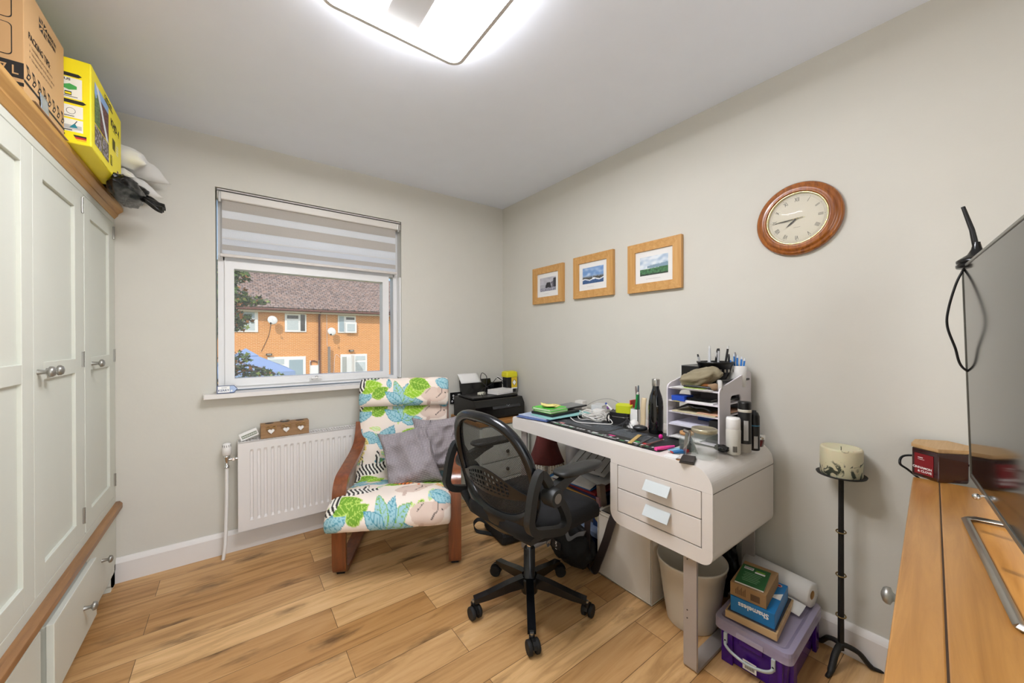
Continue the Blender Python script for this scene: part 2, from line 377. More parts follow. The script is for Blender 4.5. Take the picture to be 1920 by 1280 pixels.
# ceiling light ------------------------------------------------------
cl = thing('ceiling_light', 'square white LED ceiling light with slim glowing frame above the room', 'ceiling light', (.47, 1.08, 2.4))
cl.rotation_euler = (0, 0, 0)
LEDM = mat('LED diffuser', 'ffffff', .5, var=0, emit=LED_STRENGTH, ecol='fbfbff')
FRM = mat('light frame satin', 'c9c5c0', .4, .1, var=.02)
Q = .25
def ringband(m, q0, q1, r0, r1, z0, z1, mt, n=8):
    A = rrect(-q0, -q0, q0, q0, r0, n); B = rrect(-q1, -q1, q1, q1, r1, n); k = len(A)
    V = [(x, y, z0) for x, y in A]+[(x, y, z0) for x, y in B]+[(x, y, z1) for x, y in A]+[(x, y, z1) for x, y in B]
    F = []
    for i in range(k):
        j = (i+1) % k; F += [(i, j, k+j, k+i), (2*k+i, 3*k+i, 3*k+j, 2*k+j), (i, 2*k+i, 2*k+j, j), (k+i, k+j, 3*k+j, 3*k+i)]
    m.add(V, F, mt)
m = MB(); ringband(m, Q+.004, Q-.009, .049, .037, -.080, -.035, FRM); m.build('outer_frame', cl)
m = MB(); A_ = rrect(-Q+.009, -Q+.009, Q-.009, Q-.009, .037, 8); B_ = rrect(-Q+.034, -Q+.034, Q-.034, Q-.034, .022, 8); k_ = len(A_)      # diffuser lip facing down and inwards
m.add([(x, y, -.078) for x, y in A_]+[(x, y, -.072) for x, y in B_]+[(x, y, -.036) for x, y in B_]+[(x, y, -.036) for x, y in A_], [(i+q*k_, (i+1) % k_+q*k_, (i+1) % k_+(q+1)*k_, i+(q+1)*k_) for q in range(3) for i in range(k_)], LEDM); m.build('led_strip', cl)
m = MB(); m.box((-.058, -Q+.012, -.068), (.058, Q-.012, -.045), mat('light centre bar', 'c3c3c3', .4, var=.01)); m.build('centre_bar', cl, bevel=.002)
m = MB(); m.box((-.05, -.2, -.045), (.05, .2, 0), WHITE); m.build('ceiling_mount', cl, bevel=.004)
# blind ---------------------------------------------------------------
def translucent(name, col):
    m = mat(name, col, .9, var=.06, vs=3, bump=.3, bs=200); nt = m.node_tree; b = nt.nodes['Principled BSDF']; o = nt.nodes['Material Output']
    t = nt.nodes.new('ShaderNodeBsdfTranslucent'); t.inputs[0].default_value = lin(col)+(1,); mx = nt.nodes.new('ShaderNodeMixShader'); mx.inputs[0].default_value = .45
    nt.links.new(b.outputs[0], mx.inputs[1]); nt.links.new(t.outputs[0], mx.inputs[2]); nt.links.new(mx.outputs[0], o.inputs[0]); return m
bl = thing('roller_blind', 'grey and white striped day and night roller blind half drawn in the window', 'blind', (0, 2.755, 0))
m = MB(); m.prism(rrect(-.03, -.03, .03, .03, .008), WX0+.008, WX1-.01, mat('blind cassette', 'd8d3cc', .4), 'yz', M=TR(0, 0, 2.078)); m.box((WX0+.006, -.034, 2.092), (WX1-.008, -.028, 2.098), mat('dark gasket', '35302c', .6)); m.build('cassette', bl)
for x in (WX0+.012, WX1-.03): m = MB(); m.box((x, -.034, 2.03), (x+.015, -.01, 2.09), STEEL); m.build('bracket', bl, bevel=.003)
STR = [('d6d0c9', .072), ('f6f7fa', .045), ('dbd5ce', .062), ('f4f6fa', .05), ('fbfbfb', .008), ('eceff4', .035), ('d6d1cb', .03), ('eef1f6', .028)]
m = MB(); z = 2.062
for i, (c, hh) in enumerate(STR):
    m.box((WX0+.03, -.012+(i % 2)*.0005, z-hh), (WX1-.04, -.008, z), translucent('blind band '+c, c)); z -= hh
m.build('blind_fabric', bl)
m = MB(); m.prism(rrect(-.016, z-.012, .004, z+.006, .004), WX0+.022, WX1-.032, mat('blind bottom bar', 'cfc9c3', .4), 'yz'); m.build('bottom_bar', bl)
m = MB()
for k in range(95):
    zz = 2.04-k*.0085
    m.sphere((WX1-.022, -.012, zz), .0024, WHITE, n=6)
m.tube([(WX1-.022, -.012, 2.04), (WX1-.022, -.012, 1.235)], .0009, WHITE, n=4); m.tube([(WX1-.016, -.02, 2.04), (WX1-.016, -.02, 1.235)], .0012, WHITE, n=4)
m.build('pull_chain', bl)
# ================================================================ WARDROBE
wd = thing('wardrobe', 'tall cream three door wardrobe with oak top and drawers by the left wall', 'wardrobe', (-.485, 2.728, 0))
# local: x=0 front plane (+x to the room), y runs towards the camera as negative
FX = 0.0; YE = -2.15; DEP = -.56
m = MB(); m.box((DEP, YE, .385), (-.02, 0, 1.85), CREAM); m.box((DEP, YE, .07), (-.02, -.0, .385), CREAM)
m.box((-.02, -.035, .41), (FX-.002, 0, 1.85), CREAM); m.box((-.02, YE, 1.822), (FX-.002, -.035, 1.85), CREAM); m.box((-.02, YE, .41), (FX-.002, -.035, .447), CREAM)
m.box((-.02, -.52, .447), (FX-.002, -.487, 1.822), CREAM) ; m.box((-.02, -.035, .07), (FX-.002, 0, .37), CREAM)
for y in (-.98, -1.5): m.box((-.02, y, .07), (FX-.002, y+.03, .37), CREAM)
m.box((-.02, YE, .345), (FX-.002, 0, .372), CREAM); m.box((-.02, YE, .07), (FX-.002, 0, .105), CREAM)
m.build('body', wd, bevel=.002)
m = MB(); m.prism([(DEP-.01, 1.85), (.0, 1.85), (.012, 1.868), (.012, 1.874), (.03, 1.892), (.03, 1.91), (DEP-.01, 1.91)], YE-.02, -.0, OAKT, 'xz'); m.build('top_board', wd, bevel=.002)
m = MB(); m.prism([(DEP, .372), (.018, .372), (.022, .378), (.022, .40), (.012, .412), (DEP, .412)], YE-.02, 0, OAKL, 'xz'); m.build('ledge_board', wd, bevel=.002)
m = MB(); m.box((-.07, YE+.005, 0), (-.004, YE+.095, .07), CREAM); m.build('foot', wd, bevel=.003)
m = MB(); m.box((-.07, -.095, 0), (-.004, -.0045, .07), CREAM)
m.prism([(-.0, .07), (-.1, .07), (-.1, .03), (-.055, 0), (0, 0)], -.035, -.004, CREAM, 'yz'); m.build('foot', wd, bevel=.003)
def knob(parent, p, s=1.0, ax='x'):
    m = MB(); M = TR(*p) @ (RY(90) if ax == 'x' else RX(-90))
    m.lathe([(.0085*s, 0), (.0075*s, .006*s), (.0065*s, .018*s), (.0095*s, .022*s), (.0165*s, .025*s), (.0165*s, .031*s), (.013*s, .036*s), (.004*s, .039*s)], PEWTER, n=20, M=M); return m.build('knob', parent)
def wdoor(ya, yb, hinge, knobY):
    """door between local y ya>yb; stiles, rails and two recessed panels"""
    d = MB(); st = .075; z0, z1 = .452, 1.818; zm0, zm1 = 1.108, 1.163; f0, f1 = -.018, 0
    d.box((f0, yb, z0), (f1, yb+st, z1), CREAM); d.box((f0, ya-st, z0), (f1, ya, z1), CREAM)
    for a, b in ((z0, z0+.075), (zm0, zm1), (z1-.075, z1)): d.box((f0, yb+st, a), (f1, ya-st, b), CREAM)
    d.box((f0, yb+st, z0), (f0+.008, ya-st, z1), CREAM)
    o = d.build('door', wd, bevel=.0015)
    k = knob(o, (0, knobY, 1.135))
    for hz in (.505, 1.128, 1.74):
        h = MB(); hy = ya+.003 if hinge > 0 else yb-.003
        h.lathe([(.0045, 0), (.0045, .06)], PEWTER, n=10, M=TR(.002, hy, hz)); h.box((-.002, hy-.009, hz+.002), (.0025, hy+.009, hz+.058), PEWTER)
        for q in (0, .02, .04, .06): h.lathe([(.0052, 0), (.0052, .002)], PEWTER, n=10, M=TR(.002, hy, hz+q-.001))
        h.build('hinge', o)
    return o
wdoor(-.042, -.484, 1, -.395)
wdoor(-.522, -.966, 1, -.872)
wdoor(-.969, -1.42, -1, -.94+.0-.0)
wdoor(-1.455, -2.1, -1, -1.52)
def wdrawer(ya, yb, out, kn):
    d = MB(); d.box((-.3, yb+.012, .112), (out-.018, ya-.012, .335), CREAM); d.box((out-.018, yb, .108), (out, ya, .343), CREAM)
    o = d.build('drawer', wd, bevel=.002); knob(o, (out, kn, .235 if kn > -.4 else .225), .95); return o
wdrawer(-.038, -.478, .0, -.265)
wdrawer(-.482, -.93, .028, -.645)
wdrawer(-.95, -1.48, .006, -1.2); wdrawer(-1.5, -2.1, .006, -1.8)
# ================================================================ RADIATOR
RAD = mat('radiator enamel', 'e2dedb', .35, var=.01)
rd = thing('radiator', 'white panel radiator below the window with thermostat valve', 'radiator', (.015, 2.62, .145))
W_, H_ = 1.0, .505
def radf(u, v):
    x = .022+u*(W_-.044); z = .03+v*(H_-.06)
    k = (x-.05)/.0333; f = k-math.floor(k); d = 0
    if 0 <= k < 27 and .055 < z < H_-.045:
        e = min(1, (z-.055)/.012, (H_-.045-z)/.012)
        d = .007*e*(1 if .2 < f < .62 else 0)
    return (x, -.0+d-.004, z)
m = MB(); m.grid(radf, 330, 60, RAD, smooth=False)
for a, b in (((0, 0), (W_, .03)), ((0, H_-.03), (W_, H_)), ((0, .03), (.022, H_-.03)), ((W_-.022, .03), (W_, H_-.03))): m.box((a[0], -.004, a[1]), (b[0], 0, b[1]), RAD)
m.box((0, -.004, 0), (W_, .008, H_), RAD) if 0 else None
m.box((.0, .012, .01), (W_, .016, H_-.01), RAD); m.build('front_panel', rd)
m = MB()
for x in (-.002, W_-.002): m.box((x, -.004, 0), (x+.004, .095, H_), RAD)
m.box((0, .06, .02), (W_, .075, H_-.02), RAD); m.build('side_panel', rd, bevel=.002)
m = MB()
m.box((.0, -.004, H_-.002), (W_, .012, H_+.002), RAD); m.box((.0, .08, H_-.002), (W_, .095, H_+.002), RAD)
for k in range(62):
    x = .012+k*.0158; m.box((x, .012, H_-.006), (x+.0072, .08, H_+.001), RAD)
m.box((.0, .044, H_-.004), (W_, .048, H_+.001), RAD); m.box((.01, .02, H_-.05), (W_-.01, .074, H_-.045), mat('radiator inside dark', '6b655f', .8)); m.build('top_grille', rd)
m = MB(); m.tube([(0, .045, .41), (-.045, .045, .41)], .008, CHROME, n=14); m.lathe([(.011, 0), (.013, .004), (.013, .014), (.009, .016)], CHROME, n=6, M=TR(-.012, .045, .41) @ RY(-90), smooth=False)
m.lathe([(.013, -.04), (.014, -.03), (.009, -.028), (.0095, -.005), (.013, 0), (.012, .015), (.0155, .018), (.0155, .028), (.012, .03)], CHROME, n=20, c=(-.052, .045, .405)); v = m.build('valve', rd)
m = MB(); m.lathe([(.014, 0), (.0215, .004), (.022, .04), (.0195, .058), (.017, .066), (.008, .069), (1e-4, .07)], WHITE, n=28, c=(-.052, .045, .435))
for k in range(12):
    a = math.radians(k*30); m.box((.0183, -.0015, .045), (.0208, .0015, .06), mat('valve slot', '8a8783', .7), M=TR(-.052, .045, .435) @ RZ(k*30) @ TR(0, 0, 0))
m.build('thermostat_head', v)
m = MB(); m.tube(bez([(-.052, .045, .37), (-.053, .045, .2), (-.058, .04, .0), (-.062, .03, -.08), (-.07, .03, -.145)], 6), .0085, WHITE, n=12); m.build('supply_pipe', rd)
# candle holder block on radiator
WH = wood('weathered wood block', 'a9845c', '7d5c3c', 'x', 9, .7)
hb = thing('tealight_block', 'wooden tealight holder block with three white hearts on the radiator', 'candle holder', (.122, 2.637, .652))
m = MB(); m.box((0, 0, 0), (.252, .062, .082), WH)
for k in range(3): m.lathe([(1e-4, .0825), (.023, .0825)], mat('tealight hole', '3b2e22', .8), n=24, c=(.045+k*.08, .031, 0), cap=False)
m.build('block', hb, bevel=.0015)
for k in range(3):
    cx = .052+k*.077; P = []
    for i in range(40):
        t = 2*math.pi*i/40; P.append((cx+.0185*(16*math.sin(t)**3)/17, .04+.0185*(13*math.cos(t)-5*math.cos(2*t)-2*math.cos(3*t)-math.cos(4*t))/17))
    m = MB(); m.prism(P[::-1], -.0065, -.0015, mat('heart edge', 'b7a899', .7), 'xz'); P2 = [((p[0]-cx)*.88+cx, (p[1]-.04)*.88+.04) for p in P]; m.prism(P2[::-1], -.0085, -.0064, WHITE, 'xz'); m.build('heart', hb)
    m = MB(); JUTE = mat('jute string', 'a5814e', .9)
    for sgn in (-1, 1):
        m.tube(bez([(cx, -.006, .064), (cx+sgn*.012, -.008, .073), (cx+sgn*.026, -.006, .068), (cx+sgn*.014, -.008, .06), (cx, -.006, .064)], 5), .0018, JUTE, n=5)
        m.tube(bez([(cx, -.006, .063), (cx+sgn*.018, -.006, .056), (cx+sgn*.028, -.004, .05)], 4), .0015, JUTE, n=5)
    m.build('bow', hb)
JG = mat('clear glass', 'ffffff', .02, var=0, trans=1, ior=1.45)
m = MB(); m.lathe([(.021, .083), (.025, .088), (.026, .09), (.024, .09), (.019, .085)], JG, c=(.125, .031, 0), n=24); m.build('glass_cup', hb)
# small leaning ornament
sg = thing('ornament_block', 'small white block ornament with patterned band leaning on the radiator end', 'ornament', (.035, 2.655, .652))
Mx = TR(0, 0, 0) @ RY(-20)
m = MB(Mx); m.box((-.005, -.012, .0), (.085, .012, .042), WHITE); m.build('block', sg, bevel=.003)
m = MB(Mx); m.box((.004, -.0135, .010), (.08, -.012, .028), mat('sage band', '7f8670', .7))
for k in range(7): m.ring((0, -.0136, 0), (1, 0, 0), (0, 0, 1), (.011+k*.0105, .019), .0025, .0045, INKW, n=10)
m.build('patterned_band', sg)
# KERRY sign
ks = thing('place_name_sign', 'small arrow shaped sign reading KERRY on the window sill', 'sign', (-.080, 2.672, .932))
m = MB(RX(-14)); NAVY = mat('sign navy', '4b587c', .6); SKYB = mat('sign pale blue', 'a9bcdc', .6)
m.prism([(0, 0), (.078, .0), (.095, .022), (.078, .044), (0, .044)], 0, .006, NAVY, 'xz')
o_ = (0, -.0005, 0); u_ = (1, 0, 0); v_ = (0, 0, 1)
m.flat(o_, u_, v_, [(.004, .004), (.058, .004), (.058, .04), (.004, .04)], INKW); m.flat(o_, u_, v_, [(.059, .004), (.076, .004), (.091, .022), (.076, .04), (.059, .04)], SKYB)
m.text('KERRY', o_, u_, v_, .006, .01, .018, NAVY, sx=.95, bold=.02); m.rect(o_, u_, v_, .02, .03, .045, .032, NAVY, .001)
m.flat(o_, u_, v_, [(.06, .008), (.072, .008), (.068, .02), (.063, .014)], INKW, .001); m.build('sign_face', ks)
# ================================================================ DESK
dk = thing('desk', 'white lacquered desk with rounded corners and two drawers along the right wall', 'desk', (1.335, .624, 0))
DD, DL = .55, 1.165          # depth (x), length (y)
def arcp(cx, cy, r, a0, a1, n=6): return [(cx+r*math.cos(math.radians(a0+(a1-a0)*i/n)), cy+r*math.sin(math.radians(a0+(a1-a0)*i/n))) for i in range(n+1)]
m = MB()
# front outline (y,z): slab with rounded end, drawer housing hanging below
out = [(DL, .705)]+[(DL, .775)]+arcp(.085, .69, .085, 90, 180, 14)
slab = [(DL-.01, .705), (DL, .715), (DL, .765), (DL-.01, .775)]+arcp(.075, .70, .075, 90, 180, 16)+[(0, .695), (.0, .6895), (.44, .6895), (.44, .705)]
m.prism(slab[::-1], 0, DD, DESKW, 'yz'); m.build('desk_top', dk, bevel=.0025, angle=50)
m = MB(); hb_ = [(0, .695), (.442, .695), (.442, .485)]+arcp(.387, .485, .055, 0, -90)[1:]+arcp(.055, .485, .055, -90, -180)
Pout = [(.442, .689)]+[(.442, .485)]+arcp(.387, .485, .055, 0, -90)[1:]+arcp(.04, .47, .04, -90, -180)+[(0, .689)]
m.prism(Pout, .016, DD, DESKW, 'yz')
# front frame around the drawers
m.box((0, .0, .4852), (.016, .038, .689), DESKW); m.box((0, .404, .4852), (.016, .442, .689), DESKW)
m.prism([(.442, .4851)]+arcp(.387, .485, .055, 0, -90)[1:]+arcp(.04, .47, .04, -90, -180)+[(0, .472), (0, .4851)], 0, .016, DESKW, 'yz')
m.box((.008, .0385, .4855), (.02, .4035, .688), DLINE); m.box((.002, -.0007, .6886), (DD, .0005, .6898), DLINE); m.build('drawer_housing', dk, bevel=.001)
HP = mat('pale grey pull', 'cdd4d5', .35, var=.01)
for z0, z1 in ((.489, .586), (.590, .6865)):
    m = MB(); m.box((.0, .041, z0), (.02, .401, z1), DESKW); d = m.build('drawer', dk, bevel=.0012)
    m = MB(); zc = z1-.028; m.prism([(-.001, zc+.008), (-.004, zc+.010), (-.030, zc-.026), (-.027, zc-.028), (-.001, zc+.004)], .155, .262, HP, 'xz', M=None); m.build('pull_handle', d)
GREYM = mat('silver painted bar', 'b4aeaa', .35, .35, var=.05, vs=20)
for y in (.068, DL-.105):
    m = MB(); T = .011; yy = y; W = .05; top = .4305 if y < .5 else .705
    P = [(.022, top), (.022, .012), (.026, .004), (.034, 0), (DD-.02, 0), (DD-.012, .004), (DD-.008, .012), (DD-.008, top), (DD-.019, top), (DD-.019, T), (.033, T), (.033, top)]
    m.prism(P, yy, yy+W, GREYM, 'xz')
    for zz in (top-.02, .22, .19): m.lathe([(.0025, 0), (.0025, .001)], DLINE, n=8, M=TR(.0218, yy+.035, zz) @ RY(-90))
    m.build('leg_frame', dk, bevel=.0015)
# ================================================================ ARMCHAIR
ac = thing('armchair', 'bentwood armchair with jungle animal print cushion in front of the radiator', 'armchair', (.697, 1.953, 0), -27.3)
BW = wood('reddish bent wood', '8a4a22', '5c2d12', 'z', 5, .3, coat=.4)
BWX = wood('reddish bent wood along', '8a4a22', '5c2d12', 'y', 5, .3, coat=.4)
for sx in (-1, 1):
    m = MB(); P = [(0, .55, .018), (0, .12, .015), (0, .05, .018), (0, .018, .035), (0, .01, .08), (0, .005, .25), (0, .01, .40), (0, .02, .445), (0, .045, .478), (0, .085, .497), (0, .2, .515), (0, .33, .535), (0, .42, .56), (0, .475, .6), (0, .505, .66), (0, .515, .70)]
    m.band(bez(P, 4), (.034, 0, 0), .026, BW, M=TR(sx*.298, 0, 0)); m.build('side_frame', ac, bevel=.003)
    m = MB(); m.band(bez([(0, .05, .33), (0, .2, .285), (0, .38, .25), (0, .47, .33), (0, .53, .55), (0, .60, .9)], 5), (.012, 0, 0), .03, BWX, M=TR(sx*.25, 0, 0)); m.build('seat_rail', ac)
    for yy in (.03, .5): m = MB(); m.box((sx*.298-.02, yy, 0), (sx*.298+.02, yy+.03, .008), BLACK); m.build('foot_pad', ac)
m = MB(); m.box((-.265, .02, .285), (.265, .045, .335), BWX); m.build('front_rail', ac, bevel=.004)
m = MB(); m.box((-.265, .33, .235), (.265, .36, .27), BWX); m.build('cross_rail', ac, bevel=.004)
# printed cotton: painted as a picture over the cushion (x across, s along)
PXM = 430
class Cloth:
    def __init__(s, w, h, bg):
        s.W = int(w*PXM); s.H = int(h*PXM); s.w = w; s.h = h
        s.A = np.ones((s.H, s.W, 3))*np.array([int(bg[i:i+2], 16)/255 for i in (0, 2, 4)])
        s.X, s.Y = np.meshgrid((np.arange(s.W)+.5)/PXM-w/2, (np.arange(s.H)+.5)/PXM)
    def put(s, mask, c):
        s.A[mask] = [int(c[i:i+2], 16)/255 for i in (0, 2, 4)]
    def loc(s, x, y, a):
        c, q = math.cos(math.radians(a)), math.sin(math.radians(a)); dx, dy = s.X-x, s.Y-y
        return dx*c+dy*q, -dx*q+dy*c
    def leaf(s, x, y, a, L, w, c, cv, veins=7):
        u, v = s.loc(x, y, a); t = np.clip(u/L, 0, 1); hw = w*np.sin(np.pi*t**.8)
        ins = (u > 0) & (u < L) & (np.abs(v) < hw); edge = ins & (np.abs(v) > hw-.004)
        s.put(ins, c); s.put(edge, cv)
        s.put(ins & (np.abs(v) < .0018), cv)
        s.put(ins & (np.abs(((u-np.abs(v)*.8)/L*veins) % 1-.5) < .07), cv)
    def ell(s, x, y, a, rx, ry, c):
        u, v = s.loc(x, y, a); k = (u/rx)**2+(v/ry)**2 < 1; s.put(k, c); return k
    def line(s, pts, w, c):
        for (x0, y0), (x1, y1) in zip(pts, pts[1:]):
            dx, dy = x1-x0, y1-y0; L2 = dx*dx+dy*dy+1e-9
            t = np.clip(((s.X-x0)*dx+(s.Y-y0)*dy)/L2, 0, 1); s.put(np.hypot(s.X-x0-t*dx, s.Y-y0-t*dy) < w, c)
    def zebra(s, x, y, a, k=1):
        u, v = s.loc(x, y, a)
        for cx, cy, rx, ry in ((0, 0, .075, .036), (-.075, -.045, .022, .05), (.075, .02, .03, .02), (-.095, -.09, .03, .016), (-.05, .06, .012, .04), (.04, .06, .012, .04)):
            e = ((u/k-cx)/rx)**2+((v/k-cy)/ry)**2 < 1
            s.put(e, 'f4efe6'); st = (np.sin((u*1.0+.35*np.sin(v*60)*.02)*330/k+v*60) > .0) & e; s.put(st, '26221f')
    def giraffe(s, x, y, a, k=1):
        u, v = s.loc(x, y, a)
        for cx, cy, rx, ry in ((0, 0, .05, .024), (.045, -.05, .012, .05), (.06, -.1, .022, .012), (-.03, .045, .007, .035), (.03, .045, .007, .035)):
            e = ((u/k-cx)/rx)**2+((v/k-cy)/ry)**2 < 1
            s.put(e, 'f0d9a4'); st = (np.sin(u*330)*np.sin(v*330) > .1) & e; s.put(st, 'd9822f')
    def rhino(s, x, y, a):
        s.ell(x, y, a, .085, .045, 'd9c3b4'); s.ell(x+.07, y+.035, a+20, .05, .03, 'd3bbac'); s.ell(x-.03, y-.045, a+70, .02, .012, 'cdb4a6')
        s.line([(x+.02, y-.02), (x+.055, y+.01), (x+.05, y+.045)], .0025, '3a2f2b'); s.line([(x-.05, y+.01), (x-.02, y+.04)], .002, '3a2f2b'); s.ell(x+.075, y+.01, 0, .005, .004, '2a2220')
    def tiger(s, x, y, a):
        u, v = s.loc(x, y, a); e = (u/.06)**2+(v/.022)**2 < 1; s.put(e, 'e07b35'); s.put(e & (np.sin(u*300) > .55), '4a2a18'); s.line([(x+.06, y), (x+.085, y-.02), (x+.08, y-.045)], .006, 'd9703a')
random.seed(5)
G1, G1v, G2, G2v, B1, B1v = '8fbf2f', 'c8dd7a', '6f9f2a', 'b4cf62', '9cc6cf', '4f93a6'
cl_ = Cloth(.80, 1.55, 'efe2d6')
def frond(c, x, y, L=.15, w=.034, a0=20, n=5):
    for k in range(n): c.leaf(x, y, a0+k*140/max(1, n-1), L*(1 if k % 2 else .85), w, B1, '7fb04e' if k % 2 else B1v)
def fill(c):
    for k in range(70):      # small sprigs between the large motifs
        x, y = random.uniform(-.33, .33), random.uniform(.0, 1.5); c.leaf(x, y, random.uniform(0, 360), random.uniform(.05, .09), .016, random.choice([G1, G2, B1, B1, 'd9e6c0']), random.choice([G1v, B1v]))
fill(cl_)
g = lambda x, y, a, L=.15, w=.042: cl_.leaf(x, y, a, L, w, *random.choice([(G1, G1v), (G2, G2v)]))
bl2 = lambda x, y, a, L=.16, w=.05: cl_.leaf(x, y, a, L, w, B1, B1v)
for y0 in (0, .46, .96):
    bl2(-.33, y0+.02, 15, .15, .035); g(-.30, y0+.10, 8, .17, .045); g(-.20, y0+.045, 30, .12, .04); frond(cl_, -.01, y0+.0, .16, .034, 5, 5); cl_.rhino(.19, y0+.055, -5); bl2(.20, y0+.14, -12, .14, .038)
    cl_.zebra(-.19, y0+.20, 5, 1.15); cl_.rhino(.10, y0+.19, 8); g(-.06, y0+.27, 15, .16, .04); cl_.tiger(.05, y0+.285, -5); g(.14, y0+.31, 25, .15, .04); cl_.giraffe(.27, y0+.25, 5, 1.1); bl2(-.31, y0+.32, 70, .15, .04); g(.30, y0+.36, -100, .14, .04)
    bl2(-.14, y0+.33, 60, .17, .055); bl2(-.26, y0+.42, -20, .13, .04); g(-.02, y0+.38, 35, .13, .035)
    for k in range(12): dx, dy = -.27+.012*math.sin(k*2.2)+.05*(k/12), y0+.26+k*.012; cl_.ell(dx, dy, 0, .014, .010, 'ecd98a'); cl_.ell(dx, dy, 0, .0045, .0035, '5a4a22')
g(.0, 1.02, 20, .17, .05); g(.03, 1.1, -15, .15, .045)
CLOTHM = paint_mat('printed cotton', .85, 90)
def cushion_loft(name, path, w, th, cl, s0, parent, nx=2, wr=.006, flare=None, step=.004):
    """soft pad: lofted along a path in the (y,z) plane, rounded edges, printed"""
    P = [Vector((0, a, b)) for a, b in path]; P = bez(P, 12); S_ = [0]
    for a, b in zip(P, P[1:]): S_.append(S_[-1]+(b-a).length)
    L = S_[-1]; ns = int(L/step); ring = []; nc = int(w/step)
    def pt(s):
        for i in range(len(P)-1):
            if S_[i+1] >= s-1e-9:
                t = (s-S_[i])/(S_[i+1]-S_[i]+1e-9); d = (P[i+1]-P[i]).normalized(); return P[i].lerp(P[i+1], t), d
        return P[-1], (P[-1]-P[-2]).normalized()
    V = []; C = []; tot = 2*nc
    H_, W_ = cl.A.shape[:2]
    for j in range(ns+1):
        s = L*j/ns; p, d = pt(s); n = Vector((0, -d.z, d.y)); e = min(1, s/.05, (L-s)/.05); e = math.sqrt(max(0, 1-(1-e)**2))
        ww = w/2*(.955+.045*e)*(flare(s/L) if flare else 1)
        for i in range(tot):
            q = 2*math.pi*i/tot; cx = math.cos(q); sx_ = math.sin(q)
            x = ww*math.copysign(abs(cx)**.55 if False else abs(cx)**.7, cx) if False else ww*(1-2*((i/tot*2) if i < nc else (2-i/tot*2)))
            prof = (1-min(1, abs(x)/ww)**5)**.5
            side = 1 if i < nc else -1
            h = th/2*(prof*.97+.03)*max(.12, e)*side
            wob = noise.noise(Vector((x*6, s*6, 3.3*side)))*wr*1.6+noise.noise(Vector((x*17, s*14, 1.7)))*wr
            V.append(p+Vector((x, 0, 0))+n*(h+(wob if side > 0 else 0)))
            r = min(H_-1, max(0, int((s0+s)*PXM))); cc = min(W_-1, max(0, int((x+cl.w/2)*PXM)))
            C.append(tuple(LUT[int(k*255)] for k in cl.A[r, cc]))
    F = []
    for j in range(ns):
        for i in range(tot):
            i2 = (i+1) % tot; F.append((j*tot+i, (j+1)*tot+i, (j+1)*tot+i2, j*tot+i2))
    m = MB(); m.v = [tuple(v) for v in V]; m.f = F; m.mats = [CLOTHM]; m.m = [0]*len(F); m.sm = [True]*len(F)
    m.col = dict(enumerate(C)); return m.build(name, parent)
LUT = [lin((i/255,)*3)[0] if i > 0 else 0 for i in range(256)]; LUT = [((x/255)/12.92 if x/255 <= .04045 else ((x/255+.055)/1.055)**2.4) for x in range(256)]
cushion_loft('seat_cushion', [(-.11, .285), (-.10, .335), (-.04, .385), (.08, .385), (.24, .345), (.36, .325), (.43, .37), (.475, .5), (.53, .72), (.575, .90), (.59, .955)], .60, .085, cl_, .0, ac, flare=lambda t: 1.03 if t < .2 else 1.0-.05*min(1, (t-.2)/.3)).location.x = -.032
cushion_loft('headrest', [(.485, .80), (.50, .86), (.525, .93), (.55, .975)], .575, .085, cl_, .95, ac, step=.004).location.x = -.025
# grey waffle cushions
def waffle():
    m = bpy.data.materials.new('grey waffle cotton'); m.use_nodes = True; nt = m.node_tree; b = nt.nodes['Principled BSDF']; N = nt.nodes.new; L = nt.links.new
    tc = N('ShaderNodeTexCoord'); sp = N('ShaderNodeSeparateXYZ'); L(tc.outputs['Object'], sp.inputs[0]); o = []
    for i in (0, 1):
        a = N('ShaderNodeMath'); a.operation = 'MULTIPLY'; a.inputs[1].default_value = 2*math.pi/.0085; L(sp.outputs[i], a.inputs[0])
        c = N('ShaderNodeMath'); c.operation = 'SINE'; L(a.outputs[0], c.inputs[0]); o.append(c)
    mu = N('ShaderNodeMath'); mu.operation = 'ADD'; L(o[0].outputs[0], mu.inputs[0]); L(o[1].outputs[0], mu.inputs[1])
    r = N('ShaderNodeMapRange'); r.inputs[1].default_value = -1.2; r.inputs[2].default_value = 1.6; L(mu.outputs[0], r.inputs[0])
    mx = N('ShaderNodeMix'); mx.data_type = 'RGBA'; mx.inputs[6].default_value = lin('6f686e')+(1,); mx.inputs[7].default_value = lin('b5adaf')+(1,)
    L(r.outputs[0], mx.inputs[0]); L(mx.outputs[2], b.inputs['Base Color']); b.inputs['Roughness'].default_value = .95
    bp = N('ShaderNodeBump'); bp.inputs['Strength'].default_value = .5; bp.inputs['Distance'].default_value = .003; L(r.outputs[0], bp.inputs['Height']); L(bp.outputs[0], b.inputs['Normal'])
    return m
WAF = waffle()
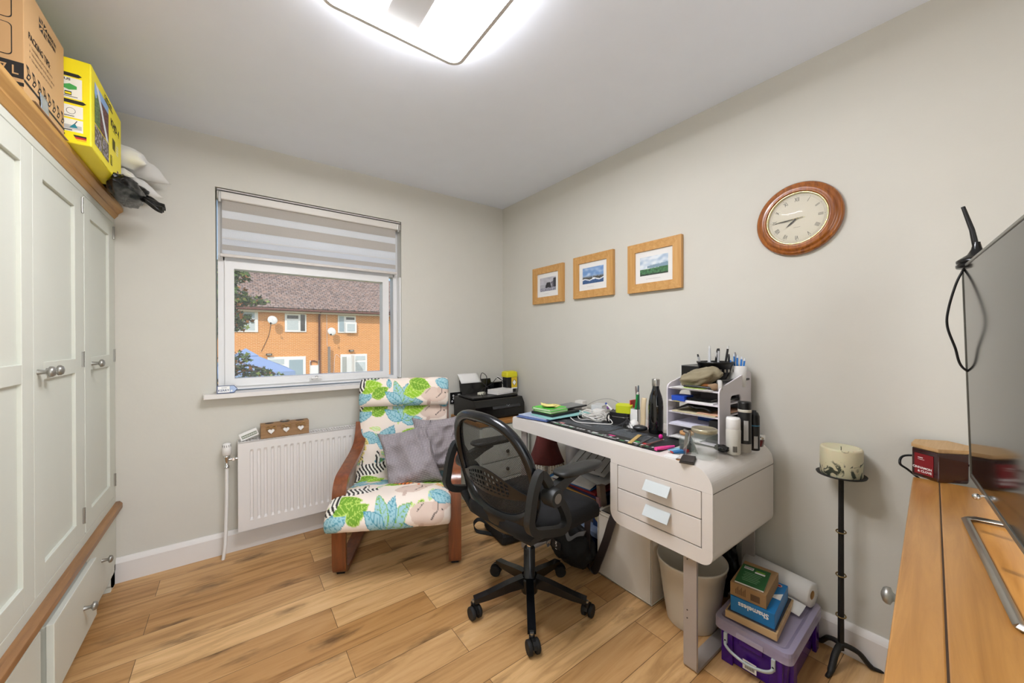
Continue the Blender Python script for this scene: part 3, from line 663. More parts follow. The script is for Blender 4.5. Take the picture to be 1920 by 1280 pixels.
def pillow(name, w, h, t, seed, mt, label, loc, R, n=48, wr=.018, cat='cushion', pinch=.12):
    m = MB()
    def fn(side):
        def g(u, v):
            a, b = 2*u-1, 2*v-1; ex = 1-pinch*(1-b*b)*abs(a)**2; ey = 1-pinch*(1-a*a)*abs(b)**2
            hh = t/2*((1-a**4)*(1-b**4))**.55
            z = hh*side+noise.noise(Vector((a*1.6+seed, b*1.6, 0)))*wr+noise.noise(Vector((a*4+seed, b*3, side)))*wr*.45*min(1, hh/(t*.3+1e-9))+wr*1.1*min(1, hh/(t*.3+1e-9))*side*(.5-abs(noise.noise(Vector((a*2.4, b*2.1+seed, 5.))))*2.2)*.6
            return (a*w/2*ex, b*h/2*ey, z)
        return g
    f1, f2 = fn(1), fn(-1); m.grid(f1, n, n, mt); k = len(m.v); m.grid(lambda u, v: f2(1-u, v), n, n, mt)
    o = m.build(name); o.location = loc; o.rotation_euler = R.to_euler(); 
    md = o.modifiers.new('weld', 'WELD'); md.merge_threshold = .0006
    return tag(o, label, cat)
AR = RZ(-27.3)
def ac2w(x, y, z): return tuple(TR(.697, 1.953, 0) @ AR @ Vector((x, y, z)))
pillow('scatter_cushion', .33, .385, .16, 2.2, WAF, 'grey waffle scatter cushion at the front, propped on the armchair seat', ac2w(.035, .262, .525), AR @ RX(63) @ RZ(13), wr=.028, pinch=.16)
pillow('scatter_cushion', .32, .35, .14, 7.7, WAF, 'grey waffle scatter cushion tucked behind the other, over the right armrest', ac2w(.20, .36, .575), AR @ RX(70) @ RY(14) @ RZ(4), wr=.026, pinch=.15)
# ================================================================ OFFICE CHAIR
oc = thing('office_chair', 'black mesh back office chair on five castors at the desk', 'office chair', (1.10, 1.345, 0), 5)
MESHB = see_through('chair mesh weave', '0c0c0d', .38, .6, 130)
SEATF = mat('black seat fabric', '060607', .95, var=.2, vs=200, bump=.3, bs=500)
GLB = mat('black glossy frame', '0e1014', .24, var=.05); SOFT = mat('dark grey soft pad', '191a19', .5, var=.1)
for k in range(5):
    a = -127.3+72*k-5; M = RZ(a)
    m = MB(M); m.band([(.03, 0, .115), (.10, 0, .105), (.20, 0, .083), (.262, 0, .074)], (0, .017, 0), [.05, .04, .028, .02], GLB, smooth=False); m.build('base_arm', oc, bevel=.006)
    m = MB(M); m.lathe([(.008, .03), (.008, .075)], STEEL, c=(.265, 0, 0), n=10)
    Mc = M @ TR(.265, 0, 0) @ RZ([20, 75, -50, 40, 110][k])
    m2 = MB(Mc)
    for sy in (-1, 1): m2.lathe([(.008, 0), (.024, .001), (.0275, .004), (.0275, .016), (.024, .019)], MBLACK, n=24, M=TR(.012, sy*.006 if sy > 0 else -.006-.0, .0285) @ RX(-90 if sy > 0 else 90))
    m2.prism(arcp(.012, .03, .030, 10, 170)+[(-.014, .055), (-.002, .068), (.012, .064)][0:0], -.007, .007, BLACK, 'xz'); m2.lathe([(.012, .045), (.012, .066)], BLACK, n=12)
    c = m2.build('castor', oc)
    m.build('castor_stem', c) if False else m.build('castor_stem', oc)
m = MB(); m.lathe([(.03, .06), (.038, .065), (.04, .11), (.042, .128), (.036, .134), (.027, .136), (.0265, .262), (.023, .268)], GLB, n=28); m.lathe([(.0125, .26), (.0125, .40)], CHROME, n=20); m.build('gas_lift_column', oc)
m = MB(); m.box((-.14, -.11, .395), (.12, .11, .43), MBLACK); m.build('seat_mechanism', oc, bevel=.01)
m = MB()
def seatf(u, v):
    pass
SP = rrect(-.215, -.245, .275, .245, .10, 8)
def ringlist(m, levels, mt, smooth=True):
    n = len(levels[0][0]); V = []; F = []
    for P, z in levels:
        for i, p in enumerate(P): V.append((p[0], p[1], z(p) if callable(z) else z))
    for j in range(len(levels)-1):
        for i in range(n): i2 = (i+1) % n; F.append((j*n+i, j*n+i2, (j+1)*n+i2, (j+1)*n+i))
    F += [tuple(range(n))[::-1], tuple(range((len(levels)-1)*n, len(levels)*n))]
    m.add(V, F, mt, smooth)
def sc(P, k): return [(x*k, y*k) for x, y in P]
fz = lambda base: (lambda p: base-max(0, p[0]-.12)**2*1.6)
ringlist(m, [(sc(SP, .9), fz(.425)), (sc(SP, .99), fz(.44)), (SP, fz(.47)), (sc(SP, .985), fz(.49)), (sc(SP, .93), fz(.503)), (sc(SP, .6), fz(.507)), (sc(SP, .2), fz(.505))], SEATF)
m.build('seat', oc)
# backrest ring: local frame origin bottom centre, plane leaning back
LEAN = 12
BM = TR(-.128, .0, .440) @ RY(-LEAN)      # then local z = up along the back, y lateral
def bcurve(t, w0, h, zc, k=0):
    """outline of the back: superellipse wider at the middle, flatter at top"""
    c, s_ = math.cos(t), math.sin(t); y = w0*math.copysign(abs(c)**.78, c)*(1-.06*(s_ if s_ > 0 else -s_*1.2)); z = zc+h*math.copysign(abs(s_)**.82, s_)
    return y, z
def bdepth(y, z): return -.055*(1-(y/.25)**2)+.05*(y/.25)**2*0-.02*math.sin(z*5)      # curved: centre pushed back
N_ = 72; V = []; F = []
m = MB(BM)
for i in range(N_):
    t = 2*math.pi*i/N_; y, z = bcurve(t, .243, .25, .262); bottom = max(0, -math.sin(t)); wdt = .024+.036*bottom**2; th = .022
    yo, zo = bcurve(t, .243+wdt, .25+wdt*.6, .262); yi, zi = bcurve(t, .243-wdt, .25-wdt*1.5, .262); xo = bdepth(y, z)
    V += [(xo-th*.2, yo, zo), (xo-th*1.3, (yo+y)/2, (zo+z)/2), (xo-th*1.2, (yi+y)/2, (zi+z)/2), (xo-th*.3, yi, zi), (xo+th*.7, (yi+y)/2, (zi+z)/2), (xo+th*.7, (yo+y)/2, (zo+z)/2)]
for i in range(N_):
    i2 = (i+1) % N_
    for j in range(6): j2 = (j+1) % 6; F.append((i*6+j, i*6+j2, i2*6+j2, i2*6+j))
m.add(V, F, GLB, True); bf = m.build('back_frame', oc, sub=1)
# mesh panel
m = MB(BM)
def mp_(u, v):
    t = 2*math.pi*u; y, z = bcurve(t, .232, .235, .262); y *= v; z = .262+(z-.262)*v; return (bdepth(y, z), y, z)
m.grid(mp_, 64, 14, MESHB, wrapu=True); m.build('mesh_panel', oc)
# lumbar plate with slots
m = MB(BM); LZ = .235
def lum(u, v):
    y = -.228+.456*u; hw = .008+.052*math.sin(math.pi*min(1, max(0, u)))**1.3; z = LZ-.03+.05*u*0+(v-.5)*2*hw+.02*math.cos((u-.5)*5); return (bdepth(y, z)-.012, y, z)
LUMM = mat('lumbar plate', '111113', .4)
nu, nv = 61, 15; V = [lum(i/(nu-1), j/(nv-1)) for j in range(nv) for i in range(nu)]; F = []
for j in range(nv-1):
    for i in range(nu-1):
        if 12 < i < 48 and 2 <= j < 12 and i % 3 != 0 and j % 3 != 0 and abs(i-30)/18+abs(j-7)/9 < 1.5: continue
        F.append((j*nu+i, j*nu+i+1, (j+1)*nu+i+1, (j+1)*nu+i))
m.add(V, F, LUMM); m.build('lumbar_support', oc, solid=.004)
for sy in (-1, 1):
    Y = sy*.28
    m = MB(); Lp = bez([(-.17, Y, .68), (-.215, Y, .735), (-.25, Y, .68), (-.268, Y, .60), (-.272, Y, .56), (-.25, Y, .528), (-.19, Y, .508), (-.10, Y, .487), (-.07, Y, .505), (-.075, Y, .545), (-.115, Y, .61), (-.155, Y, .64), (-.17, Y, .68)], 5)
    m.band(Lp, (0, .015, 0), .03, SOFT); m.build('arm_bracket', oc, bevel=.005)
    m = MB(); m.box((-.26, Y-.012 if sy < 0 else .12, .42), (-.14, -.12 if sy < 0 else Y+.012, .45), MBLACK) if False else m.band([(-.16, sy*.10, .425), (-.16, sy*.2, .43), (-.17, Y, .505)], (.03, 0, 0), .016, MBLACK); m.build('bracket_foot', oc, bevel=.003)
    m = MB(); m.lathe([(.032, -.03), (.036, -.022), (.036, .022), (.032, .03)], SOFT, n=28, M=TR(-.165, Y+sy*.012, .640) @ RX(90)); m.lathe([(.0, .031), (.019, .031)], STEEL, n=24, M=TR(-.165, Y+sy*.012, .640) @ RX(90 if sy < 0 else -90)); pv = m.build('arm_pivot', oc)
    m = MB(); m.band([(-.17, Y, .645), (-.11, Y, .663), (-.06, Y, .68), (.0, Y, .688)], (0, .014, 0), [.05, .045, .035, .018], SOFT); m.build('armrest_arm', oc, bevel=.005)
    m = MB(TR(.015, Y, .692) @ RY(2)); PP = []
    for i in range(40):
        t = 2*math.pi*i/40; PP.append((.14*math.copysign(abs(math.cos(t))**.6, math.cos(t)), (.042-.008*math.cos(t))*math.copysign(abs(math.sin(t))**.7, math.sin(t))))
    ringlist(m, [(sc(PP, .9), 0), (PP, .008), (PP, .016), (sc(PP, .95), .022), (sc(PP, .5), .023)], SOFT); m.build('armrest_pad', oc)
m = MB(); m.band([(-.10, 0, .41), (-.17, 0, .415), (-.19, 0, .45), (-.193, 0, .48)], (0, .03, 0), .014, BLACK); m.build('back_support', oc, bevel=.004)
# ================================================================ SIDEBOARD
sbx, sby = 1.767, .194
sb = thing('sideboard', 'oak topped cabinet with pewter knobs by the camera, under the television', 'sideboard', (sbx, sby, 0), 4.9)
# local: x runs to -1.4 (towards camera), y to -.42 (back)
m = MB(); OAK2 = wood('oak sideboard top', 'c68f49', '9f6a2b', 'x', 4, .32, coat=.25)
m.box((-1.42, -.056, .755), (0, 0, .785), OAK2); m.box((-1.42, -.43, .755), (0, -.0575, .785), OAK2); m.box((-1.41, -.42, .756), (-.01, -.01, .784), mat('oak joint', '3e2a18', .9)); m.build('top', sb, bevel=.0025)
m = MB(); m.box((-1.40, -.41, .06), (-.02, -.022, .755), CREAM); m.box((-1.4, -.4, 0), (-1.34, -.03, .06), CREAM); m.box((-.08, -.4, 0), (-.02, -.03, .06), CREAM); m.build('body', sb, bevel=.003)
for x0, x1 in ((-1.38, -1.14), (-1.12, -.04)):
    for z0, z1 in ((.56, .73), (.08, .54)):
        m = MB(); m.box((x0, -.024, z0), (x1, -.008, z1), CREAM); d = m.build('drawer' if z0 > .5 else 'door', sb, bevel=.002)
        knob(d, ((x0+x1)/2-.01, -.008, .655) if z0 > .5 else (x0+.04, -.008, .3), 1.1, 'y')
# ================================================================ TELEVISION
tv = thing('television', 'large flat television with glossy dark screen and metal loop feet on the sideboard', 'television', (1.6563, .0705, .85), 9.1); tv.rotation_euler = (math.radians(-1.6), 0, math.radians(9.1))
SCR = mat('glossy screen', '0b0c0b', .09, var=0); SCR.node_tree.nodes['Principled BSDF'].inputs['IOR'].default_value = 1.5
m = MB(); m.box((-1.06, -.03, 0), (0, -.004, .585), BLACK); m.box((-.9, -.06, .1), (-.16, -.03, .45), BLACK); m.build('housing', tv, bevel=.003)
m = MB(); m.box((-1.055, -.0045, .006), (-.004, -.0005, .581), SCR); m.build('screen', tv)
m = MB(); 
for a, b in (((-1.06, -.008, -.006), (0, .0015, .005)), ((-1.06, -.008, .58), (0, .0015, .586)), ((-.0035, -.008, 0), (.0005, .0015, .585))): m.box(a, b, mat('bezel edge', '77766f', .3, .6))
m.build('bezel', tv, bevel=.0006)
for x in (-.44, ):
    m = MB(); P = [(x-.26, .035, -.058), (x+.22, .035, -.058), (x+.235, .02, -.058), (x+.235, -.13, -.058), (x+.22, -.145, -.058), (x-.26, -.145, -.058), (x-.275, -.13, -.058), (x-.275, .02, -.058)]
    m.tube(P+[P[0]], .0065, STEEL, n=4, sx=1.2); m.tube([(x-.1, -.145, -.058), (x-.1, -.05, .02)], .008, STEEL); m.tube([(x+.1, -.145, -.058), (x+.1, -.05, .02)], .008, STEEL); m.build('foot_loop', tv, bevel=.001)
m = MB(); m.sphere((-.18, .012, -.01), .008, CHROME); m.tube([(-.18, -.01, -.003), (-.18, .012, -.01)], .004, CHROME, n=8); m.build('metal_stud', tv)
# ================================================================ PICTURES AND CLOCK
PINE = wood('light oak frame', 'd0a266', 'b88645', 'x', 6, .45); PINEV = wood('light oak frame upright', 'd0a266', 'b88645', 'z', 6, .45)
def landscape(kind, W=44, H_=34):
    A = np.zeros((H_, W, 3)); rng = np.random.RandomState(kind+3)
    h2 = lambda c: np.array([int(c[i:i+2], 16)/255 for i in (0, 2, 4)])
    for j in range(H_):
        for i in range(W):
            x = i/W; y = 1-j/H_; nz = noise.noise(Vector((x*5, y*5, kind*3.)))
            n2 = noise.noise(Vector((x*16, y*16, kind*7.)))
            if kind == 0:
                c = h2('b9b8bf')*(1+.1*nz); ridge = .45+.45*max(0, x-.3)+.04*n2
                if y < ridge: c = h2('6e6b74')*(1+.2*n2)
                if x > .82+.05*n2 and y < .9: c = h2('3c3a40')
                if y < .52 and x < .75: c = h2('a9a8b0')*(1+.1*n2)
                if abs(x-.52) < .16-.28*(y-.4) and y < .62+.05*n2: c = h2('2d2b30')*(1+.4*n2)
                if y < .26+.06*n2: c = h2('8f8e9a')*(1+.5*n2)
            elif kind == 1:
                c = h2('6f93c4')*(1-.0)+(h2('cfd9e4')-h2('6f93c4'))*max(0, nz+.2)*.9
                if y < .5: c = h2('7d8ca0')*(1+.1*nz)
                if y < .42+.06*n2: c = h2('4a4840')*(1+.5*n2)
                if y < .27: c = h2('38557f')*(1+.15*n2)
                if abs(y-.27-.04*math.sin(x*14)) < .03 or (abs(x-.52) < .05 and .26 < y < .38): c = h2('e8ecf0')
            else:
                c = h2('a9bcd0')+(h2('dfe5ea')-h2('a9bcd0'))*min(1, max(0, nz*1.6+.5))
                if y < .52+.1*max(0, x-.3)+.03*n2 and x > .25: c = h2('8097a8')
                if y < .40: c = h2('e3e9ec') if x < .35 else h2('a7b4b8')
                if y < .36+.02*n2+.04*x: c = h2('3f6b45')*(1+.5*n2)
                if y < .1+.06*n2: c = h2('26302a')
            A[j, i] = np.clip(c, 0, 1)
    return A
def picture(y0, y1, z0, z1, kind, label):
    w, h = y0-y1, z1-z0; t = thing('framed_picture', label, 'picture', (XR, y0, z0), 0, 'framed pictures on the right wall')
    # local: +y' towards camera is -y ; build in plane x=-d
    fw = .05
    m = MB(TR(0, 0, 0) @ RZ(-90)); FRD = (-.022, -.002)      # after rotation: local x -> -y, local y -> x
    y_a, y_b = -.024, -.003
    m.prism([(0, 0), (w, 0), (w-fw, fw), (fw, fw)], y_a, y_b, PINE, 'xz'); m.prism([(0, h), (fw, h-fw), (w-fw, h-fw), (w, h)], y_a, y_b, PINE, 'xz')
    m.prism([(0, 0), (fw, fw), (fw, h-fw), (0, h)], y_a, y_b, PINEV, 'xz'); m.prism([(w, 0), (w, h), (w-fw, h-fw), (w-fw, fw)], y_a, y_b, PINEV, 'xz')
    m.build('frame', t, bevel=.0015)
    m = MB(RZ(-90)); m.box((fw-.004, -.014, fw-.004), (w-fw+.004, -.008, h-fw+.004), mat('picture mount', 'e6e5e2', .8)); mo = m.build('mount', t)
    m = MB(RZ(-90)); mx = (w-2*fw)*.17; m.img((fw+mx*.75, -.0142, fw+(h-2*fw)*.235), (1, 0, 0), (0, 0, 1), w-2*fw-mx*1.5, (h-2*fw)*.58, landscape(kind)); 
    for k in range(14 if kind == 2 else 9): m.rect((0, -.0146, 0), (1, 0, 0), (0, 0, 1), w*.36+k*.0065, fw+.022, w*.36+k*.0065+.004, fw+.0235, mat('caption grey', '8c8c8a', .8))
    m.build('photo_print', t)
picture(2.286, 1.945, 1.512, 1.792, 0, 'framed grey sea stack photograph, the one nearest the room corner')
picture(1.842, 1.50, 1.516, 1.802, 1, 'framed blue coast photograph, the middle of three wall pictures')
picture(1.391, 1.053, 1.509, 1.794, 2, 'framed green coast photograph with cloudy sky, nearest the wall clock')
ck = thing('wall_clock', 'round oak wall clock with cream face and Roman numerals', 'clock', (XR, .547, 1.742))
CW = wood('polished oak clock rim', 'a8611e', '6f3910', 'z', 9, .25, coat=.5)
CM = RY(-90)      # lathe axis z -> -x
m = MB(CM); m.lathe([(.100, .0), (.148, .0), (.153, .006), (.153, .014), (.148, .022), (.141, .025), (.136, .0245), (.133, .030), (.124, .034), (.118, .032), (.115, .034), (.111, .033), (.109, .024), (.104, .022)], CW, n=72, cap=False); m.build('wooden_rim', ck)
m = MB(CM); BRS = mat('brass bezel', 'cfc48f', .2, .9, var=.02); m.lathe([(.1095, .024), (.1095, .029), (.1065, .031), (.1035, .029), (.1025, .022)], BRS, n=72, cap=False); m.build('brass_bezel', ck)
FACE = mat('clock face', 'cfc8b4', .6, var=.01)
m = MB(CM); m.lathe([(1e-4, .0195), (.106, .0195)], FACE, n=64, cap=False)
m.build('dial', ck); m = MB()
o_, u_, v_ = (-.0195, 0, 0), (0, -1, 0), (0, 0, 1)
m.ring(o_, u_, v_, (0, 0), .0930, .0934, mat('grey print', '8a8474', .7), n=60); m.ring(o_, u_, v_, (0, 0), .0955, .0958, MATS['grey print'], n=60)
for h_, t_ in enumerate('XII I II III IIII V VI VII VIII IX X XI'.split()):
    a = math.radians(90-30*h_); r = .072; c_, s_ = math.cos(a), math.sin(a)
    rad = Vector((0, 0, 0))+Vector(u_)*c_+Vector(v_)*s_; tan = Vector(u_)*s_-Vector(v_)*c_
    Vt, Ft, bb = text_mesh(t_, .0); m.text(t_, Vector(o_)+rad*r, tan, rad, 0, 0, .025, INK, 'c', sx=.58, bold=.0)
    m.ring(Vector(o_)+rad*.0943, u_, v_, (0, 0), 0, .0011, INK, n=8)
m.rect(o_, u_, v_, -.012, -.037, .012, -.0355, MATS['grey print']); m.build('numerals', ck)
def hand(name, ang, L, w, x, tail):
    a = math.radians(90-ang); d = Vector(u_)*math.cos(a)+Vector(v_)*math.sin(a); t = Vector(u_)*math.sin(a)-Vector(v_)*math.cos(a)
    m = MB(); m.flat((x, 0, 0), d, -t if False else t*-1, [(-tail, -.0012), (0, -.0016), (L*.5, -w), (L, 0), (L*.5, w), (0, .0016), (-tail, .0012)], INK); o = m.build(name, ck, solid=.0008); return o
hand('hour_hand', 231, .050, .0036, -.0225, .004); hand('minute_hand', 266, .083, .0026, -.024, .022)
m = MB(); d = Vector(u_)*math.cos(math.radians(2))+Vector(v_)*math.sin(math.radians(2)); m.tube([Vector((-.0255, 0, 0))-d*.075, Vector((-.0255, 0, 0))+d*.028], .0006, BRS, n=5); m.sphere((-.025, 0, 0), .003, BRS, n=10); m.build('second_hand', ck)
m = MB(CM); CG = see_through('domed clock glass', 'ffffff', .93, .02); m.lathe([(.105, .028)]+[(.105*math.cos(math.radians(a)), .028+.016*math.sin(math.radians(a))) for a in range(10, 90, 8)]+[(1e-4, .044)], CG, n=56, cap=False); m.build('glass_dome', ck)
# ================================================================ ON THE WARDROBE
CARD = mat('cardboard', 'c39c6c', .85, var=.04, vs=5); CARDD = mat('cardboard edge', '9a7750', .9)
cb = thing('moving_box', 'large brown cardboard moving box with packing tips on top of the wardrobe', 'box', (-.462, 1.930, 1.912))
# local: x 0 right face, y from 0 back to -.31 near face
m = MB(); bw, bd, bh = .46, .302, .312
m.box((-bw, -bd, 0), (0, 0, bh), CARD)
for y in (0, -bd): m.tube([(-bw, y, 0), (0, y, 0)], .002, CARDD, n=4)
m.build('carton', cb, bevel=.004)
o_, u_, v_ = (0, -bd, 0), (0, 1, 0), (0, 0, 1)      # right face
m = MB()
m.rect(o_, u_, v_, .0, .033, bd, .041, INK); 
for k in range(8):
    x = .012+k*.037; m.flat(o_, u_, v_, [(x, .05), (x+.016, .05), (x+.03, .066), (x+.016, .088), (x, .088), (x+.012, .068)], INK)
    m.flat(o_, u_, v_, [(x+.006, .055), (x+.016, .055), (x+.022, .064), (x+.014, .064)], CARD, .001); m.flat(o_, u_, v_, [(x+.006, .080), (x+.014, .080), (x+.022, .070), (x+.014, .070)], CARD, .001)
m.text('PACKING TIPS:', o_, u_, v_, .028, .172, .026, INK, sx=.9, bold=.02)
for k, t_ in enumerate(('Use bubble wrap for fragile items', 'Use tissue paper to fill empty spaces', 'Use tape to seal and secure base')):
    m.text('✓' if False else 'v', o_, u_, v_, .032, .152-k*.017, .014, INK); m.text(t_, o_, u_, v_, .048, .152-k*.017, .0115, INK, sx=.98)
fx, fz_ = .10, .245; m.rect(o_, u_, v_, fx, fz_, fx+.058, fz_+.038, INK)
for P in ([(fx, fz_+.016), (fx+.058, fz_+.016), (fx+.058, fz_+.022), (fx, fz_+.022)], [(fx+.026, fz_), (fx+.032, fz_), (fx+.032, fz_+.038), (fx+.026, fz_+.038)], [(fx, fz_), (fx+.005, fz_), (fx+.058, fz_+.036), (fx+.058, fz_+.038), (fx+.053, fz_+.038), (fx, fz_+.003)], [(fx+.058, fz_), (fx+.058, fz_+.003), (fx+.005, fz_+.038), (fx, fz_+.038), (fx, fz_+.036), (fx+.053, fz_)]):
    m.flat(o_, u_, v_, P, CARD, .001)
m.text('MADE IN', o_, u_, v_, fx+.064, fz_+.021, .0165, INK, bold=.03); m.text('BRITAIN', o_, u_, v_, fx+.064, fz_+.004, .0165, INK, bold=.03)
m.build('printed_side', cb)
o_, u_ = (-bw, -bd, 0), (1, 0, 0)
m = MB()
for k, z0 in enumerate((.095, .195)):
    for x0 in (bw-.115, bw-.235, bw-.355):
        P = rrect(x0, z0, x0+.095, z0+.088, .01, 4); Q = rrect(x0+.002, z0+.002, x0+.093, z0+.086, .009, 4); m.flat(o_, u_, v_, P, INK); m.flat(o_, u_, v_, Q, CARD, .001)
        m.ring(o_, u_, v_, (x0+.03, z0+.055), 0, .016, INK, n=16, off=.0014); m.flat(o_, u_, v_, [(x0+.02, z0+.02), (x0+.06, z0+.02), (x0+.055, z0+.05), (x0+.03, z0+.045)], INK, .0014)
m.rect(o_, u_, v_, 0, .038, bw, .082, INK); m.text('77 L', o_, u_, v_, bw-.009, .047, .034, CARD, 'r', off=.0016, sx=.78, bold=.01); m.rect(o_, u_, v_, 0, .018, bw, .028, INK); m.build('printed_end', cb)
m = MB(); TAPE = mat('grey blue tape', '8d98a1', .3, .2, var=.08); m.grid(lambda u, v: (.002+.022*max(0, .5-v)*2*0+.004*math.sin(v*3)*(1-v), -.205+u*.058, -.004+v*.062), 6, 8, TAPE); m.build('tape_strip', cb, solid=.0006)
m = MB(); m.box((-.2, -bd+.03, -.0015), (.012, -.008, .0), mat('flap board', 'a98f74', .85)); m.build('base_flap', cb)
YEL = mat('yellow carton', 'f3e11a', .45, var=.01); YELD = mat('yellow carton underside', 'e4cf12', .5)
yb = thing('appliance_box', 'bright yellow pressure washer carton overhanging the wardrobe top', 'box', (-.40, 2.365, 1.912))
yd, yh, yw = .428, .292, .30
m = MB(); m.box((-yw, -yd, 0), (0, 0, yh), YEL); m.build('carton', yb, bevel=.004)
o_, u_, v_ = (0, -yd, 0), (0, 1, 0), (0, 0, 1)
def photoart(W=50, H_=30, seed=1, dark=False):
    A = np.zeros((H_, W, 3))
    for j in range(H_):
        for i in range(W):
            x, y = i/W, 1-j/H_; n_ = noise.noise(Vector((x*7, y*7, seed))); n2 = noise.noise(Vector((x*20, y*20, seed+5)))
            c = np.array([.55, .68, .85]) if y > .72+.2*n_ else np.array([.33, .42, .25])*(1+.6*n2)
            if not dark and x > .35 and y < .8: c = np.array([.38, .24, .22])*(1+.7*n2)
            if not dark and abs(x-.15-(1-y)*.75) < .09: c = np.array([.86, .88, .9])
            if dark: c = np.array([.33, .30, .27])*(1+.8*n2)+(np.array([.3, .3, .35]) if n_ > .1 else 0)
            A[j, i] = np.clip(c, 0, 1)
    return A
m = MB(); m.img((0, -yd+.035, .105), u_, v_, .185, .145, photoart(60, 46, 1)); m.img((0, -yd+.035, .028), u_, v_, .088, .072, photoart(30, 24, 3, True)); m.img((0, -yd+.128, .028), u_, v_, .092, .072, photoart(30, 24, 8, True))
m.text('KÄRCHER', (0, -yd, 0), u_, v_, .165, .262, .020, INK, sx=1.2, bold=.03); m.rect(o_, u_, v_, .165, .252, .285, .258, INK)
m.text('KHD 4', o_, u_, v_, .255, .196, .042, INK, sx=1.1, bold=.03); m.rect(o_, u_, v_, .29, .186, .33, .189, INK)
for k in range(5): m.rect(o_, u_, v_, .28+k*.009, .11, .285+k*.009, .155, INK)
for k in range(4): m.rect(o_, u_, v_, .34, .11+k*.011, .372, .114+k*.011, mat('label white', 'e9e9df', .6))
m.rect(o_, u_, v_, .25, .035, .275, .075, INK)
for k in range(5): m.rect(o_, u_, v_, .252, .04+k*.007, .273, .043+k*.007, YEL, .001)
m.rect(o_, u_, v_, .35, .04, .375, .046, INK); m.rect(o_, u_, v_, .35, .034, .375, .040, mat('flag red', 'b0202a', .5)); m.rect(o_, u_, v_, .35, .028, .375, .034, mat('flag gold', 'e5b62a', .5)); m.build('printed_front', yb)
o_, u_ = (-yw, -yd, 0), (1, 0, 0); m = MB(); LW = MATS['label white']
m.flat(o_, u_, v_, [(.0, .228), (yw-.03, .228), (yw-.022, .234), (yw-.03, .240), (0, .240)], INK); m.flat(o_, u_, v_, [(0, .137), (yw-.02, .137), (yw-.012, .143), (yw-.02, .149), (0, .149)], INK)
m.rect(o_, u_, v_, yw-.098, .153, yw-.022, .224, LW); m.rect(o_, u_, v_, yw-.19, .153, yw-.104, .224, LW)
m.text('+ PLUS', o_, u_, v_, yw-.088, .213, .011, INK, sx=1.2, bold=.03, off=.0014)
GRN = mat('badge green', '3f9a4a', .5); m.flat(o_, u_, v_, [(yw-.068, .195), (yw-.05, .203), (yw-.034, .197), (yw-.034, .187), (yw-.052, .181), (yw-.068, .186)], GRN, .0014)
m.rect(o_, u_, v_, yw-.062, .163, yw-.046, .176, INK, .0014); m.rect(o_, u_, v_, yw-.061, .166, yw-.047, .172, YEL, .002)
m.rect(o_, u_, v_, yw-.085, .158, yw-.032, .160, INK, .0014)
for z0, c_ in ((.088, 'a'), (.04, 'b')):
    m.rect(o_, u_, v_, yw-.125, z0, yw-.02, z0+.042, LW)
    if c_ == 'a': m.ring(o_, u_, v_, (yw-.09, z0+.016), .008, .0095, INK, n=14, off=.0014); m.flat(o_, u_, v_, [(yw-.105, z0+.03), (yw-.08, z0+.033), (yw-.07, z0+.027), (yw-.09, z0+.025)], MATS['flag gold'], .0014); m.ring(o_, u_, v_, (yw-.048, z0+.022), .01, .011, INK, n=14, off=.0014); m.rect(o_, u_, v_, yw-.095, z0+.004, yw-.04, z0+.006, INK, .0014)
    else:
        TL = mat('nozzle teal', '1f7f8c', .5); m.rect(o_, u_, v_, yw-.122, z0+.008, yw-.023, z0+.022, mat('label grey', 'b9bab6', .6), .001)
        for q in (.095, .052): m.flat(o_, u_, v_, [(yw-q, z0+.012), (yw-q+.02, z0+.014), (yw-q+.014, z0+.026), (yw-q+.010, z0+.026)], TL, .0016); m.tube([Vector((-yw+yw-q+.012, -yd-.001, z0+.026)), Vector((-yw+yw-q+.018, -yd-.001, z0+.038))], .001, INK, n=4)
        m.rect(o_, u_, v_, yw-.09, z0+.003, yw-.045, z0+.006, INK, .0016)
m.text('Made in', o_, u_, v_, yw-.105, .026, .0125, INK, sx=1.1, bold=.03); m.text('Germany', o_, u_, v_, yw-.12, .011, .0125, INK, sx=1.1, bold=.03)
for k, c_ in enumerate((MATS['flag gold'], MATS['flag red'], INK)): m.flat(o_, u_, v_, [(yw-.04+.003*(2-k), .012+k*.006), (yw-.012, .012+k*.006), (yw-.012, .018+k*.006), (yw-.043+.003*(2-k), .018+k*.006)], c_, .001)
m.build('printed_end', yb)
m = MB(); u_ = (0, 1, 0); m.rect((0, -yd, 0), (0, 1, 0), (-1, 0, 0), .12, .0, .2, .055, YELD); m.rect((0, -yd, 0), (0, 1, 0), (-1, 0, 0), .14, 0, .152, .05, GRN, .001); m.rect((0, -yd, 0), (0, 1, 0), (-1, 0, 0), .122, 0, .139, .05, mat('pale green strip', 'cfe0b0', .5), .001)
for k in range(4): m.rect((0, -yd, 0), (0, 1, 0), (-1, 0, 0), .21+k*.012, .012, .216+k*.012, .05, INK, .001)
m.build('printed_underside', yb)
COT = mat('white cotton', 'e0ded9', .95, var=.02)
pillow('bed_pillow', .46, .30, .11, 1.3, COT, 'white bed pillow poking out behind the yellow carton, upper one', (-.505, 2.535, 2.11), RZ(-9) @ RY(17) @ RX(4), cat='pillow', wr=.014, pinch=.18)
pillow('bed_pillow', .40, .28, .08, 5.1, COT, 'white bed pillow under the other, lying behind the yellow carton', (-.515, 2.545, 2.005), RZ(-14) @ RY(9), cat='pillow', wr=.012, pinch=.18)
BAGM = mat('black bin liner plastic', '060606', .3, var=.1)
